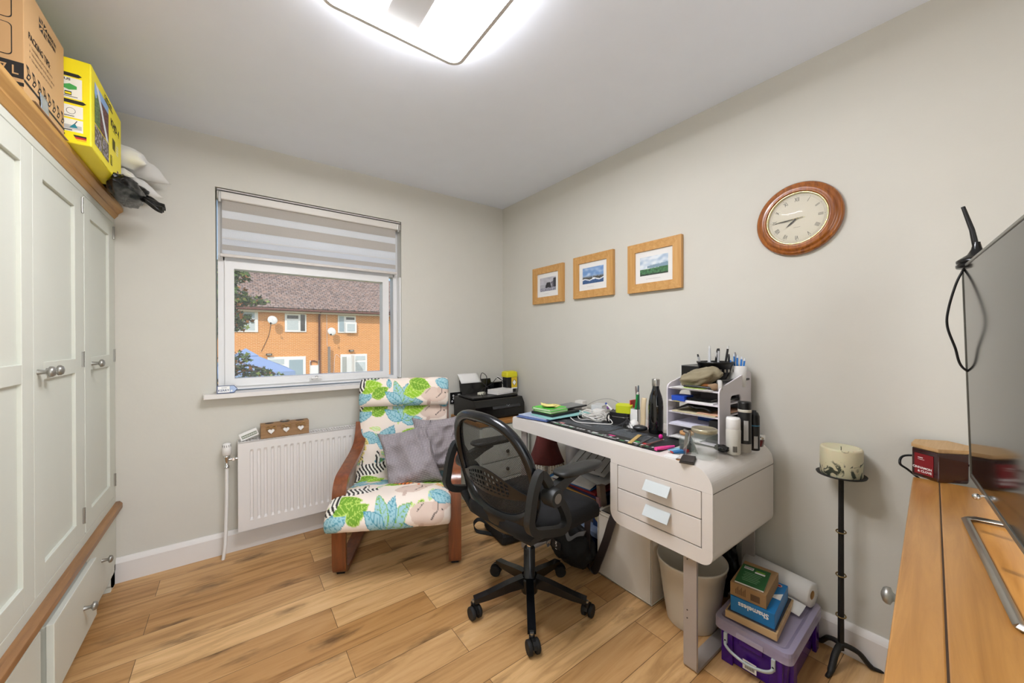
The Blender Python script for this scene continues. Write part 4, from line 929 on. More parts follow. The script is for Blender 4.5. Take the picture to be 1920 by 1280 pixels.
def blob(name, c, r, seed, mt, amp=.3, fr=3, n=48, sc=(1, 1, 1), flat=None, parent=None):
    m = MB()
    def g(u, v):
        a, b = 2*math.pi*u, math.pi*(v-.5); d = Vector((math.cos(a)*math.cos(b), math.sin(a)*math.cos(b), math.sin(b)))
        k = 1+amp*noise.noise(d*fr+Vector((seed, 0, 0)))+amp*.5*(abs(noise.noise(d*fr*2.2+Vector((0, seed, 0))))-.2)+amp*.2*noise.noise(d*fr*6)
        p = Vector((d.x*r*sc[0]*k, d.y*r*sc[1]*k, d.z*r*sc[2]*k))
        if flat is not None: p.z = max(p.z, flat)
        return p
    m.grid(g, n, n//2, mt, wrapu=True); o = m.build(name, parent); o.location = c; return o
bb = thing('bin_liner_bag', 'black plastic bin liner hanging over the wardrobe corner', 'bag', (-.40, 2.40, 1.90))
blob('bag_body', (.012, -.02, .0), .10, 3.1, BAGM, .22, 2.0, n=72, sc=(.55, 1.75, .46), parent=bb)
blob('bag_end', (-.02, .12, .045), .08, 8.1, BAGM, .22, 2.2, n=56, sc=(1.1, 1.1, .5), parent=bb)
m = MB(); m.grid(lambda u, v: (.03+u*.10, -.02+v*.12+.008*math.sin(u*9), .04-.05*u-.05*(1-v)+.010*math.sin(v*14+u*4)+.008*math.sin(v*37)*u), 20, 26, BAGM); m.build('bag_neck', bb, solid=.004)
# ================================================================ CORNER: CHEST, PRINTER
cd = thing('chest_of_drawers', 'cream chest of drawers with oak top in the room corner under the printer', 'chest of drawers', (1.40, 2.27, 0))
m = MB(); m.box((.01, .015, .05), (.47, .43, .605), CREAM); m.box((.01, .015, 0), (.07, .42, .05), CREAM); m.box((.41, .015, 0), (.47, .42, .05), CREAM); m.build('body', cd, bevel=.003)
m = MB(); m.box((0, 0, .605), (.48, .44, .633), wood('oak chest top', 'b98447', '94642e', 'x', 5, .4)); m.build('top', cd, bevel=.003)
for k in range(4):
    m = MB(); z0 = .075+k*.132; m.box((.03, .004, z0), (.45, .016, z0+.122), CREAM); d = m.build('drawer', cd, bevel=.002); m = MB(); m.sphere((.24, -.012, z0+.062), .013, mat('dark knob', '3d3934', .4, .6)); m.tube([(.24, .005, z0+.062), (.24, -.01, z0+.062)], .005, MATS['dark knob'], n=8); m.build('knob', d)
pr_ = thing('printer', 'black inkjet printer on the corner chest of drawers', 'printer', (1.405, 2.335, .633))
GB = mat('black printer gloss', '060607', .22, var=.1)
m = MB(); m.prism([(0, 0), (.0, .10), (.03, .148), (.33, .155), (.33, 0)][::-1], 0, .455, GB, 'yz'); m.build('body', pr_, bevel=.008)
m = MB(); m.box((.02, .06, .15), (.435, .30, .166), mat('printer lid', '0d0d0e', .35)); m.build('scanner_lid', pr_, bevel=.005)
m = MB(); M_ = TR(.15, -.004, .075) @ RX(-32); m.box((0, -.008, 0), (.26, .004, .062), mat('control panel', '2a2b2d', .3), M_)
m.box((.07, -.0095, .025), (.105, -.008, .045), mat('panel screen', '7f8488', .2), M_)
for p in ((.13, .02), (.142, .03), (.154, .02), (.142, .012), (.175, .035), (.19, .022), (.04, .03), (.19, .035)): m.box((p[0], -.0095, p[1]), (p[0]+.006, -.008, p[1]+.004), mat('button print', 'b9bcbf', .5), M_)
m.box((.215, -.0095, .03), (.24, -.008, .036), INKW, M_); m.build('control_panel', pr_, bevel=.001)
m = MB(); m.prism([(.30, .12), (.335, .12), (.365, .27), (.350, .272)], .065, .36, GB, 'yz'); m.box((.36, .30, .12), (.45, .34, .24), GB); m.build('rear_paper_support', pr_, bevel=.003)
m = MB(); m.grid(lambda u, v: (.07+u*.19-.012*v, .335+.045*v, .245+.075*v), 6, 6, PAPER); m.build('paper_sheet', pr_, solid=.002)
rt = MB(); rt.box((-.09, -.055, 0), (.09, .055, .035), WHITE); rt.box((-.08, -.0555, .008), (.08, -.055, .01), mat('seam grey', 'a9a7a5', .6)); o = rt.build('router_box', bevel=.006); at(o, (1.72, 2.47, .803), 12); tag(o, 'flat white electronics box lying on top of the printer', 'box')
tb = MB(); tb.box((-.11, -.08, 0), (.11, .08, .006), MBLACK)
ch = MB(); ch.box((-.03, -.02, 0), (.03, .02, .022), mat('ivory plug', 'd9d6c4', .5)); ch.box((-.045, -.008, .004), (-.03, .008, .01), STEEL); o = ch.build('plug_adapter', bevel=.004); at(o, (1.56, 2.50, .80), 30); tag(o, 'ivory plug adapter on the printer, left of the white electronics box', 'adapter')
sx_ = thing('sharps_bin', 'black sharps bin with yellow lid standing on the back of the printer in the corner', 'sharps bin', (1.845, 2.515, .802), -6)
SY = mat('bright yellow lid', 'd8cf1c', .4)
m = MB(); m.prism(rrect(-.045, -.036, .045, .036, .012), 0, .13, BLACK, 'xy', top=rrect(-.050, -.040, .050, .040, .014)); m.build('body', sx_, bevel=.002)
m = MB(); ringlist(m, [(rrect(-.055, -.045, .055, .045, .016), .122), (rrect(-.057, -.047, .057, .047, .016), .138), (rrect(-.054, -.044, .054, .044, .018), .165), (rrect(-.04, -.03, .04, .03, .018), .172)], SY, False); m.build('lid', sx_, bevel=.003)
m = MB(); o_, u_, v_ = (0, -.0402, -.104), (1, 0, 0), (0, 0, 1); m.rect(o_, u_, v_, -.005, .135, .05, .225, mat('hazard label', 'd9b92a', .5)); m.flat(o_, u_, v_, [(.0225, .155), (.043, .183), (.0225, .211), (.002, .183)], INK, .001); m.flat(o_, u_, v_, [(.0225, .160), (.039, .183), (.0225, .206), (.006, .183)], INKW, .0014); m.rect(o_, u_, v_, -.005, .132, .05, .14, INKW, .001); m.build('hazard_label', sx_)
cc = MB()
for P in ([(1.55, 2.45, .81), (1.60, 2.50, .86), (1.66, 2.58, .93), (1.64, 2.62, .96), (1.62, 2.60, .90), (1.68, 2.55, .82)], [(1.52, 2.40, .79), (1.57, 2.52, .83), (1.70, 2.57, .87), (1.76, 2.56, .92), (1.80, 2.54, .86)], [(1.74, 2.56, .93), (1.78, 2.54, .90), (1.82, 2.53, .86), (1.80, 2.52, .83)]): cc.tube(bez(P, 8), .003, MBLACK, n=6)
o = cc.build('power_cables'); tag(o, 'black cables tangled over the back of the printer', 'cable')
cc = MB(); cc.tube(bez([(1.735, 2.55, .925), (1.755, 2.545, .905), (1.785, 2.54, .895), (1.79, 2.545, .905), (1.76, 2.55, .925), (1.737, 2.55, .93)], 6), .003, WHITE, n=6); o = cc.build('cable_tie_loop'); tag(o, 'small white looped cable end behind the printer', 'cable')
ws = thing('wall_socket', 'black double wall socket beside the armchair, left of the printer', 'socket', (1.462, 2.73, .715))
m = MB(); m.box((-.06, -.012, 0), (.07, 0, .09), BLACK); 
for p in ((-.035, .065), (-.045, .02), (-.022, .02), (-.033, .043), (.02, .02), (.045, .02)): m.lathe([(1e-4, .0), (.008, 0)], INKW, n=12, M=TR(p[0], -.0125, p[1]) @ RX(90), cap=False); m.lathe([(1e-4, .0005), (.003, .0005)], INK, n=8, M=TR(p[0], -.0125, p[1]) @ RX(90), cap=False)
m.build('socket_plate', ws, bevel=.002)
m = MB(); m.box((.005, -.045, .045), (.05, -.012, .075), WHITE); m.tube(bez([(.03, -.045, .06), (.06, -.07, .07), (.09, -.04, .05)], 5), .003, WHITE, n=6); m.build('white_plug', ws, bevel=.003)
# ================================================================ CANDLE STAND
st = thing('candle_stand', 'tall black wrought iron candle stand by the right wall', 'candle stand', (1.85, .39, 0))
IRON = mat('wrought iron', '2a2927', .55, .5, var=.2, bump=.3, bs=90)
m = MB(); m.tube([(0, 0, .05), (0, 0, .705)], [.0105, .0085], IRON, n=4); m.build('pole', st, bevel=.001)
for a in (174, 56, -58):
    m = MB(RZ(a)); m.tube(bez([(.0, 0, .07), (.02, 0, .068), (.055, 0, .052), (.085, 0, .016), (.105, 0, .006), (.125, 0, .004)], 6), [.009]*19+[.0088, .008, .007, .0065, .006, .006, .006, .006, .006, .0055, .005, .005, .005][:12], IRON, n=8, sx=1.25); m.build('foot', st)
for z in (.18, .335, .50): m = MB(); m.tube([(.0145*math.cos(t*math.pi/8), .0145*math.sin(t*math.pi/8), z+.002*math.cos(t*math.pi/8)) for t in range(16)], .0024, mat('aged brass', '8a744c', .4, .8), n=6, closed=True); m.build('brass_ring', st)
m = MB(); m.lathe([(.012, .70), (.02, .706), (.05, .712), (.073, .716), (.0755, .721), (.072, .721), (.05, .717), (1e-4, .717)], IRON, n=36); m.build('drip_pan', st)
cn = thing('pillar_candle', 'wide cream pillar candle with dark pressed leaves on the iron stand', 'candle', (1.85, .39, .7175))
def candlemat():
    m = bpy.data.materials.new('botanical wax'); m.use_nodes = True; nt = m.node_tree; b = nt.nodes['Principled BSDF']; N = nt.nodes.new; L = nt.links.new
    tc = N('ShaderNodeTexCoord'); n = N('ShaderNodeTexNoise'); n.inputs['Scale'].default_value = 26; n.inputs['Detail'].default_value = 3; n.inputs['Distortion'].default_value = 1.5
    L(tc.outputs['Object'], n.inputs[0]); sp = N('ShaderNodeSeparateXYZ'); L(tc.outputs['Object'], sp.inputs[0])
    z = N('ShaderNodeMapRange'); z.inputs[1].default_value = .03; z.inputs[2].default_value = .085; z.inputs[3].default_value = .06; z.inputs[4].default_value = -.14; L(sp.outputs[2], z.inputs[0])
    a = N('ShaderNodeMath'); a.operation = 'ADD'; L(n.outputs[0], a.inputs[0]); L(z.outputs[0], a.inputs[1])
    r = N('ShaderNodeValToRGB'); e = r.color_ramp.elements; e[0].position = .53; e[0].color = lin('cfc8a8')+(1,); e[1].position = .60; e[1].color = lin('3c4236')+(1,)
    L(a.outputs[0], r.inputs[0]); L(r.outputs[0], b.inputs['Base Color']); b.inputs['Roughness'].default_value = .4; b.inputs['Subsurface Weight'].default_value = .15; return m
m = MB(); m.lathe([(.061, 0), (.063, .004), (.063, .098), (.060, .105), (.055, .104), (.045, .094), (1e-4, .092)], candlemat(), n=44); m.build('wax', cn)
m = MB(); m.tube([(0, 0, .09), (.001, 0, .10), (.003, .001, .106)], .0012, INK, n=5); m.build('wick', cn)
# ================================================================ ON THE SIDEBOARD
jr = thing('candle_jar', 'dark red faceted glass candle with wooden lid on the sideboard', 'candle', (1.83, .14, .785))
RED = mat('deep red glass', '2e040a', .05, var=.02, coat=1); RED.node_tree.nodes['Principled BSDF'].inputs['Specular IOR Level'].default_value = .6
FP = [(-.043, .058), (-.082, -.002), (-.030, -.060), (.045, -.064), (.085, -.008), (.035, .058)][::-1]
LID = wood('jar lid wood', 'cda878', 'b08a58', 'x', 7, .5)
m = MB(); ringlist(m, [(sc(FP, .93), 0), (sc(FP, .98), .004), (FP, .012), (FP, .092)], RED, False); m.build('glass_jar', jr, bevel=.002)
m = MB(); m.prism(sc(FP, 1.035), .095, .105, LID); m.prism(sc(FP, .95), .090, .096, LID); m.build('lid', jr, bevel=.002)
A_, B_ = Vector((-.043, .058, 0)), Vector((-.082, -.002, 0)); uu = (B_-A_).normalized()
m = MB(); LR = mat('red paper label', '7d0d16', .5); m.rect(A_, uu, (0, 0, 1), .008, .012, .060, .078, LR, .0012)
m.text('CINNAMON', A_, uu, (0, 0, 1), .056, .030, .0095, INKW, 'r', .0018, 1, .03); m.text('& CLOVE', A_, uu, (0, 0, 1), .056, .019, .0095, INKW, 'r', .0018, 1, .03)
m.text('three wick', A_, uu, (0, 0, 1), .013, .064, .005, INKW, 'l', .0018) if False else m.rect(A_, uu, (0, 0, 1), .018, .064, .032, .0665, INKW, .0018); m.rect(A_, uu, (0, 0, 1), .018, .059, .036, .0602, INKW, .0018); m.build('paper_label', jr)
an = thing('tv_aerial', 'black indoor aerial with flared magnetic base perched on the television corner', 'aerial', (1.630, .060, 1.427))
m = MB(); m.lathe([(.0, 0), (.042, .0), (.044, .004), (.044, .011), (.040, .0125), (.040, .0145), (.043, .016), (.0435, .024), (.034, .032), (.020, .042), (.012, .058), (.0085, .075), (.008, .08)], GB, n=32, M=Matrix.Scale(.86, 4)); m.build('base', an)
m = MB(Matrix.Scale(.80, 4)); m.tube([(0, 0, .06), (.0, .010, .13), (.0, .030, .215)], [.0085, .0068, .0052], BLACK, n=12); m.build('rod', an)
m = MB(); m.tube(bez([(.0, .022, .0), (.0, .036, -.04), (.0, .050, -.11), (.0, .052, -.16), (.005, .038, -.22), (.01, .025, -.275), (.02, -.015, -.31), (.02, -.03, -.34)], 8), .0028, BLACK, n=8); m.build('cable', an)
m = MB(); m.tube(bez([(1.66, .02, .80), (1.78, .22, .80), (1.83, .235, .80), (1.86, .215, .82), (1.86, .16, .84), (1.86, .06, .84), (1.80, -.05, .83)], 8), .0042, BLACK, n=8) if False else m.tube(bez([(1.80, .0, .83), (1.855, .08, .835), (1.87, .16, .835), (1.855, .222, .83), (1.835, .232, .805), (1.85, .215, .785), (1.86, .19, .76)], 8), .0036, BLACK, n=8); o = m.build('black_lead'); tag(o, 'thin black lead looping over the far end of the sideboard', 'cord')
# ================================================================ UNDER THE DESK
BX = mat('white cloth box', 'dcd6cb', .8, var=.03, vs=3); 
sc_ = thing('storage_cube', 'open white fabric storage cube under the desk beside the bin', 'storage box', (1.537, .992, 0))
m = MB(); t_ = .008; X1, Y1, Z1 = .33, .315, .335
m.box((0, 0, 0), (X1, Y1, t_), BX)
for a, b in (((0, 0, 0), (t_, Y1, Z1)), ((X1-t_, 0, 0), (X1, Y1, Z1)), ((0, 0, 0), (X1, t_, Z1)), ((0, Y1-t_, 0), (X1, Y1, Z1))): m.box(a, b, BX)
m.build('fabric_walls', sc_, bevel=.003)
m = MB(); PIP = mat('cube piping', 'cfc7b8', .8)
for P in ([(0, 0), (0, Y1), (X1, Y1), (X1, 0)],):
    for z in (.008, .318, Z1): m.tube([(p[0], p[1], z) for p in P], .0028, PIP, n=6, closed=True)
    for p in P: m.tube([(p[0], p[1], .008), (p[0], p[1], Z1)], .0028, PIP, n=6)
m.build('piping', sc_)
bg_ = thing('shoulder_bag', 'dark shoulder bag inside the white storage cube with brown strap hanging out', 'bag', (1.70, 1.13, .01))
o = blob('bag_body', (0, .02, .14), .14, 9.1, mat('dark bag cloth', '24201e', .8), .15, 2.5, sc=(.98, .95, 1.05), flat=-.13, parent=bg_)
m = MB(); STRAP = mat('dark brown leather strap', '2b2321', .4, var=.1); m.band(bez([(-.05, -.02, .27), (-.14, .045, .318), (-.175, .06, .335), (-.19, .07, .30), (-.195, .10, .2), (-.20, .145, .08), (-.202, .165, .03), (-.205, .19, .012), (-.21, .21, .04), (-.205, .215, .16), (-.195, .215, .30), (-.17, .19, .33), (-.1, .14, .29)], 7), (.006, .024, .003), .004, STRAP); m.build('strap', bg_)
bn = thing('waste_bin', 'round white plastic waste bin under the desk corner', 'bin', (1.615, .846, 0))
BINM = mat('off white bin plastic', 'dedacf', .4, var=.01)
m = MB(); m.lathe([(.0, .0), (.098, 0), (.101, .004), (.108, .05), (.1085, .051), (.1155, .10), (.116, .101), (.1225, .15), (.123, .151), (.1335, .235), (.136, .236), (.139, .262), (.1425, .266), (.1425, .272), (.139, .274), (.136, .268), (.130, .235), (.1, .01), (.0, .008)], BINM, n=64); m.build('bucket', bn)
o = blob('bin_bag', (1.775, .775, .215), .13, 4.4, BAGM, .3, 3.0, n=80, sc=(.55, .62, 1.25), flat=None); o.location = (1.835, .835, .205)
tag(o, 'crumpled black plastic bag between the waste bin and the wall', 'bag')
PURP = see_through('purple translucent plastic', '4a1a8c', .18, .2); CLR = see_through('clear plastic lid', 'cfc6dc', .45, .2); GYH = mat('pale grey clip', 'b9c3c4', .4)
pb = thing('storage_box', 'purple plastic storage box with clear lid and grey clip handles', 'storage box', (1.512, .452, 0), 2)
# local: x depth .385, y width .25 ; front face x=0
m = MB(); Wb, Db = .238, .385
base = rrect(.012, .012, Db-.012, Wb-.012, .02); topo = rrect(.004, .004, Db-.004, Wb-.004, .022)
ringlist(m, [(base, 0), (base, .004), (topo, .135)], PURP, False)
for y in (.02, Wb-.06): m.box((-.004, y, .0), (.012, y+.04, .125), PURP)
for x in (.03, Db-.07): m.box((x, -.004, .0), (x+.04, .01, .125), PURP)
m.box((-.003, .08, .095), (.006, Wb-.08, .125), PURP); m.build('tub', pb, bevel=.003)
m = MB(); L0 = rrect(-.008, -.008, Db+.008, Wb+.008, .026); L1 = rrect(-.006, -.006, Db+.006, Wb+.006, .026); L2 = rrect(.01, .01, Db-.01, Wb-.01, .02); L3 = rrect(.022, .022, Db-.022, Wb-.022, .016)
ringlist(m, [(L0, .118), (L0, .145), (L1, .158), (L2, .160), (L3, .152), (sc([(x-Db/2, y-Wb/2) for x, y in L3], .98) and [((x-Db/2)*.97+Db/2, (y-Wb/2)*.97+Wb/2) for x, y in L3], .1515)], CLR, False); 
m.box((-.012, .075, .122), (-.007, Wb-.075, .14), CLR); m.build('lid', pb, bevel=.0015)
m = MB(); m.tube(bez([(-.012, .045, .085), (-.022, .05, .078), (-.026, .075, .066), (-.03, .122, .06), (-.026, .17, .066), (-.022, .195, .078), (-.012, .20, .085)], 5), .0075, GYH, n=8, sx=.7)
for y in (.045, .20): m.box((-.014, y-.006, .078), (-.004, y+.006, .118), GYH); m.sphere((-.014, y, .09), .004, INK, n=8)
m.build('clip_handle', pb, bevel=.0015)
m = MB(); m.rect((-.0042, Wb-.0, 0), (0, -1, 0), (0, 0, 1), .095, .02, .14, .055, INKW, .0012)
for k in range(9): m.rect((-.0042, Wb, 0), (0, -1, 0), (0, 0, 1), .103+k*.0035, .026, .105+k*.0035, .05, INK, .002)
m.build('barcode_sticker', pb)
o = MB(); o.box((0, 0, 0), (.26, .168, .026), wood('pale box wood', 'd9b98c', 'c39e6c', 'y', 6, .5)); o.box((.006, .006, .026), (.254, .162, .030), mat('dark board', '3b3a44', .6)); o = o.build('wooden_tray', bevel=.0015); at(o, (1.538, .497, .1605), 6); tag(o, 'pale wooden tray at the bottom of the stack on the purple box', 'tray')
bt = thing('blue_carton', 'blue carton lettered Shameless under the brown box in the stack', 'box', (1.548, .508, .191), 7)
BLU = mat('bright blue carton', '1277b8', .4); m = MB(); m.box((0, 0, 0), (.225, .142, .056), BLU); m.build('carton', bt, bevel=.0015)
m = MB(); m.text('Shameless', (0, .0, .056), (0, 1, 0), (0, 0, -1), .018, .012, .026, INKW, sx=.92, bold=.03); m.flat((0, 0, .056), (1, 0, 0), (0, 1, 0), [(.1, .002), (.15, .002), (.1, .05)], INKW); m.ring((0, 0, .056), (1, 0, 0), (0, 1, 0), (.2, .025), 0, .011, MATS['flag red'], n=20); m.ring((0, 0, .056), (1, 0, 0), (0, 1, 0), (.2, .025), .008, .010, INKW, n=20, off=.001)
m.text('Shameless', (.12, 0, 0), (1, 0, 0), (0, 0, 1), .0, .02, .014, INKW) if False else None; m.build('lettering', bt)
br_ = thing('brown_box', 'small brown cardboard box on the blue carton holding a green book', 'box', (1.55, .535, .2475), 7)
KR = mat('kraft card', '9b7a52', .8); m = MB(); m.box((0, 0, 0), (.195, .118, .05), KR); m.build('carton', br_, bevel=.0015)
m = MB()
for k in range(9): m.rect((0, 0, 0), (0, -1, 0), (0, 0, 1), -.1+k*.004, .012, -.098+k*.004, .03+.006*(k % 3), mat('faded print', '5f4730', .8))
m.rect((0, 0, 0), (0, -1, 0), (0, 0, 1), -.05, .01, -.02, .034, MATS['faded print']); m.build('faded_print', br_)
gb = thing('green_booklet', 'dark green paperback lying face down on top of the stack', 'book', (1.562, .548, .298), 10)
GD = mat('dark green cover', '20602f', .5); m = MB(); m.box((0, 0, 0), (.145, .093, .005), PAPER); m.build('pages', gb)
m = MB(); m.box((-.001, -.001, .005), (.146, .094, .0062), GD); o_, u_, v_ = (0, 0, .0062), (0, -1, 0), (1, 0, 0)
m.rect(o_, u_, v_, -.085, .112, -.053, .132, INKW); m.rect(o_, u_, v_, -.046, .10, -.012, .112, INKW)
for k in range(10): m.rect(o_, u_, v_, -.083+k*.0029, .116, -.0815+k*.0029, .130, INK, .001)
m.rect(o_, u_, v_, -.044, .116, -.014, .123, mat('lime print', '7fb52a', .5))
for k in range(6): m.rect(o_, u_, v_, -.078+.004*(k % 2), .085-k*.012, -.02-.003*(k % 3), .088-k*.012, mat('light green print', '8fbf93', .5))
m.build('cover', gb)
kr = thing('paper_roll', 'white kitchen paper roll lying behind the stack on the purple box', 'paper roll', (1.862, .60, .212), 0)
m = MB(TR(0, 0, 0)); M_ = RZ(-8) @ RX(90); m.lathe([(.017, -.125), (.047, -.125), (.047, .125), (.017, .125)], PAPER, n=40, M=M_, cap=False); m.lathe([(.017, -.125), (.017, .125)], CARD, n=24, M=M_, cap=False); m.build('roll', kr)
m = MB(RZ(-8)); m.grid(lambda u, v: (-.05+.004*math.sin(v*5)-u*.035-.02*u*u, -.125+v*.25*(1-.0*u), -.025-u*.022), 8, 10, PAPER); m.build('loose_sheet', kr, solid=.001)
# lamp
lp = thing('table_lamp', 'table lamp with deep red bead fringed shade standing under the desk', 'lamp', (1.73, 1.93, 0))
SH = mat('burgundy brocade', '5a1f1c', .8, var=.35, vs=45); m = MB()
def shade(u, v):
    a = 2*math.pi*u; k = (1-v)**1.7; r = .062+.062*k; r *= 1-.03*abs(math.sin(a*3)); return (r*math.cos(a), r*math.sin(a), .40+v*.215)
m.grid(shade, 60, 16, SH, wrapu=True); m.build('lamp_shade', lp, solid=.002)
m = MB()
for k in range(38):
    a = 2*math.pi*k/38; x, y = .121*math.cos(a), .121*math.sin(a); L_ = .05+.02*(k % 3)/2
    for q in range(int(L_/.009)): m.sphere((x, y, .396-q*.009), .0036 if q % 3 else .0045, mat('amber bead', '7a5b3a', .25) if (q+k) % 2 else mat('clear bead', 'a9a39a', .1), n=6)
m.build('bead_fringe', lp)
m = MB(); m.lathe([(.07, 0), (.072, .01), (.03, .03), (.018, .06), (.035, .12), (.042, .18), (.03, .25), (.014, .30), (.012, .42), (.016, .44), (.016, .48)], mat('lamp base ceramic', 'b8b0a4', .3), n=28); m.build('lamp_base', lp)
o = MB(); o.lathe([(.048, 0), (.05, .004), (.05, .5), (.047, .51), (.0, .51)], mat('white tube', 'dfdfe6', .5), n=32); o = o.build('cardboard_tube'); at(o, (1.86, 1.80, .0)); tag(o, 'white upright tube behind the red lamp shade under the desk', 'tube')
# blue box and pile
sb2 = thing('storage_box', 'low navy blue plastic box with clear lid under the desk behind the backpack', 'storage box', (1.60, 1.335, 0), 0)
NB = see_through('navy translucent plastic', '0d1f4a', .08, .25); CL2 = see_through('clear blue lid', '9fb0cc', .35, .2)
m = MB(); ringlist(m, [(rrect(.01, .01, .29, .40, .02), 0), (rrect(.0, .0, .30, .41, .02), .145)], NB, False); m.build('tub', sb2, bevel=.003)
m = MB(); ringlist(m, [(rrect(-.008, -.008, .308, .418, .022), .14), (rrect(-.008, -.008, .308, .418, .022), .166), (rrect(.0, .0, .3, .41, .02), .17)], CL2, False)
for y in (.08, .2, .32): m.box((-.010, y, .14), (-.008, y+.003, .166), CL2)
m.build('lid', sb2, bevel=.002)
o = thing('book_carton', 'dark blue carton lettered COMP behind the fabric cube', 'box', (1.64, 1.32, .171), -4)
m = MB(); NVY = mat('navy card', '14315e', .4); m.box((0, 0, 0), (.2, .12, .15), NVY); m.build('carton', o, bevel=.002)
m = MB(); m.text('COMP', (0, .12, 0), (0, -1, 0), (0, 0, 1), .012, .12, .024, INKW, bold=.02); m.ring((0, .12, 0), (0, -1, 0), (0, 0, 1), (.045, .065), 0, .036, mat('map cream', 'c2b98c', .6), n=24); m.ring((0, .12, 0), (0, -1, 0), (0, 0, 1), (.045, .065), .033, .036, mat('orange print', 'c98a3a', .6), n=24, off=.001); m.build('cover_print', o)
o = MB(); o.tube([(0, 0, 0), (.0, .055, 0)], .005, WHITE, n=8); o.sphere((0, .06, 0), .008, WHITE, n=10); o = o.build('toothbrush_head'); at(o, (1.62, 1.47, .178), 20); tag(o, 'small white plastic tool lying on the clear lidded navy box', 'tool')
pile = [('wooden_file_box', 'worn grey board box carrying the folders under the desk', .171, .165, (1.665, 1.455), (.24, .27), mat('grey board', '54504c', .7), 'box', 0),
        ('document_folder', 'yellow card folder at the bottom of the paper pile', .337, .012, (1.60, 1.385), (.26, .33), mat('manila yellow', 'c79a4a', .7), 'folder', 3),
        ('document_folder', 'dark blue folder between the yellow and red folders', .350, .014, (1.595, 1.37), (.27, .34), mat('folder navy', '1d2558', .5), 'folder', -2),
        ('document_folder', 'glossy red folder in the paper pile under the desk', .365, .012, (1.60, 1.38), (.27, .34), mat('folder red', '86141f', .35), 'folder', 1),
        ('document_folder', 'bright blue plastic wallet just under the loose letters', .378, .008, (1.605, 1.42), (.27, .32), mat('folder blue', '1b6fb5', .35), 'folder', 6)]
for nm, lb, z0, hh, (x, y), (a, b), mt, ct, rz in pile:
    o = MB(); o.box((0, 0, 0), (a, b, hh), mt); o = o.build(nm, bevel=.002); at(o, (x, y, z0), rz); tag(o, lb, ct, 'folders in the pile under the desk' if ct == 'folder' else None)
ENV = mat('greyish letter paper', 'c9cbcd', .8); EN2 = mat('letter window blue', '1c3a6b', .5)
for k, (x, y, z, rz, ry, lb) in enumerate(((1.60, 1.42, .388, 8, -8, 'loose letter lying lowest on the folder pile, overhanging its front'), (1.64, 1.37, .405, -14, -16, 'loose letter with dark blue square on the folder pile'), (1.70, 1.40, .44, 5, -27, 'striped letter leaning highest on the pile against the wall'))):
    o = MB(); o.grid(lambda u, v: (u*.21, v*.28, .004*math.sin(u*4+v*3+k)), 8, 8, ENV if k else PAPER)
    if k == 1: o.rect((0, 0, .006), (1, 0, 0), (0, 1, 0), .06, .10, .10, .14, EN2)
    if k == 2:
        for q in range(5): o.rect((0, 0, .006), (1, 0, 0), (0, 1, 0), .02, .03+q*.05, .19, .033+q*.05, INK)
    o = o.build('letter', solid=.002); o.location = (x, y, z); o.rotation_euler = (0, math.radians(ry), math.radians(rz)); tag(o, lb, 'letter', 'loose letters under the desk')
o = MB(); o.box((0, 0, 0), (.04, .03, .11), mat('grey brown wood', '8a7b70', .6)); o.box((-.012, .002, .0), (.0, .028, .05), see_through('pink clear plastic', 'c99aa0', .3, .2)); o = o.build('pen_holder', bevel=.002); at(o, (1.60, 1.335, .322), -8); o.rotation_euler.x = math.radians(-8); tag(o, 'narrow grey brown holder standing beside the drawers under the desk', 'holder')
# backpack
bp_ = thing('backpack', 'black backpack with grey strap loops on the floor under the desk', 'backpack', (1.50, 1.46, 0))
BPM = mat('black nylon', '0c0c0d', .75, var=.2, vs=60); GST = mat('grey webbing', '77787b', .7)
blob('pack_body', (.0, .0, .105), .13, 12.3, BPM, .16, 2.2, n=56, sc=(.72, 1.15, .85), flat=-.104, parent=bp_)
m = MB(); m.band(bez([(-.06, .06, .20), (-.085, .085, .17), (-.10, .095, .12), (-.105, .09, .085), (-.10, .075, .10)], 6), (.004, .008, .002), .003, GST); m.build('strap_loop', bp_)
m = MB(); m.band(bez([(-.05, .0, .205), (-.07, -.045, .17), (-.05, -.09, .205), (-.02, -.11, .21), (.01, -.08, .195)], 6), (.008, .0, .010), .003, GST); m.build('strap_loop', bp_)
m = MB(); m.prism(rrect(-.02, -.034, .02, .034, .01), 0, .004, mat('rubber badge', '26272a', .4), 'xy', M=TR(-.098, .02, .12) @ RY(-82)); Mo = TR(-.1025, .02, .12)
for k in range(5): m.box((-.001, -.006+(k % 2)*.003, -.024+k*.009), (.0, .006-(k % 3)*.002, -.018+k*.009), INKW, Mo)
m.build('rubber_badge', bp_)
lb_ = thing('laptop_bag', 'flat black laptop bag with carry strap lying under the chair seat', 'bag', (1.475, 1.915, 0), -8)
m = MB(); m.box((-.19, -.14, 0), (.155, .14, .08), BPM); m.build('bag_body', lb_, bevel=.025)
m = MB(); m.band(bez([(-.18, .06, .05), (-.24, .08, .09), (-.27, .10, .06), (-.25, .10, .01), (-.2, .04, .01), (-.15, -.02, .006)], 7), (.004, .014, .004), .004, BPM); m.build('shoulder_strap', lb_)
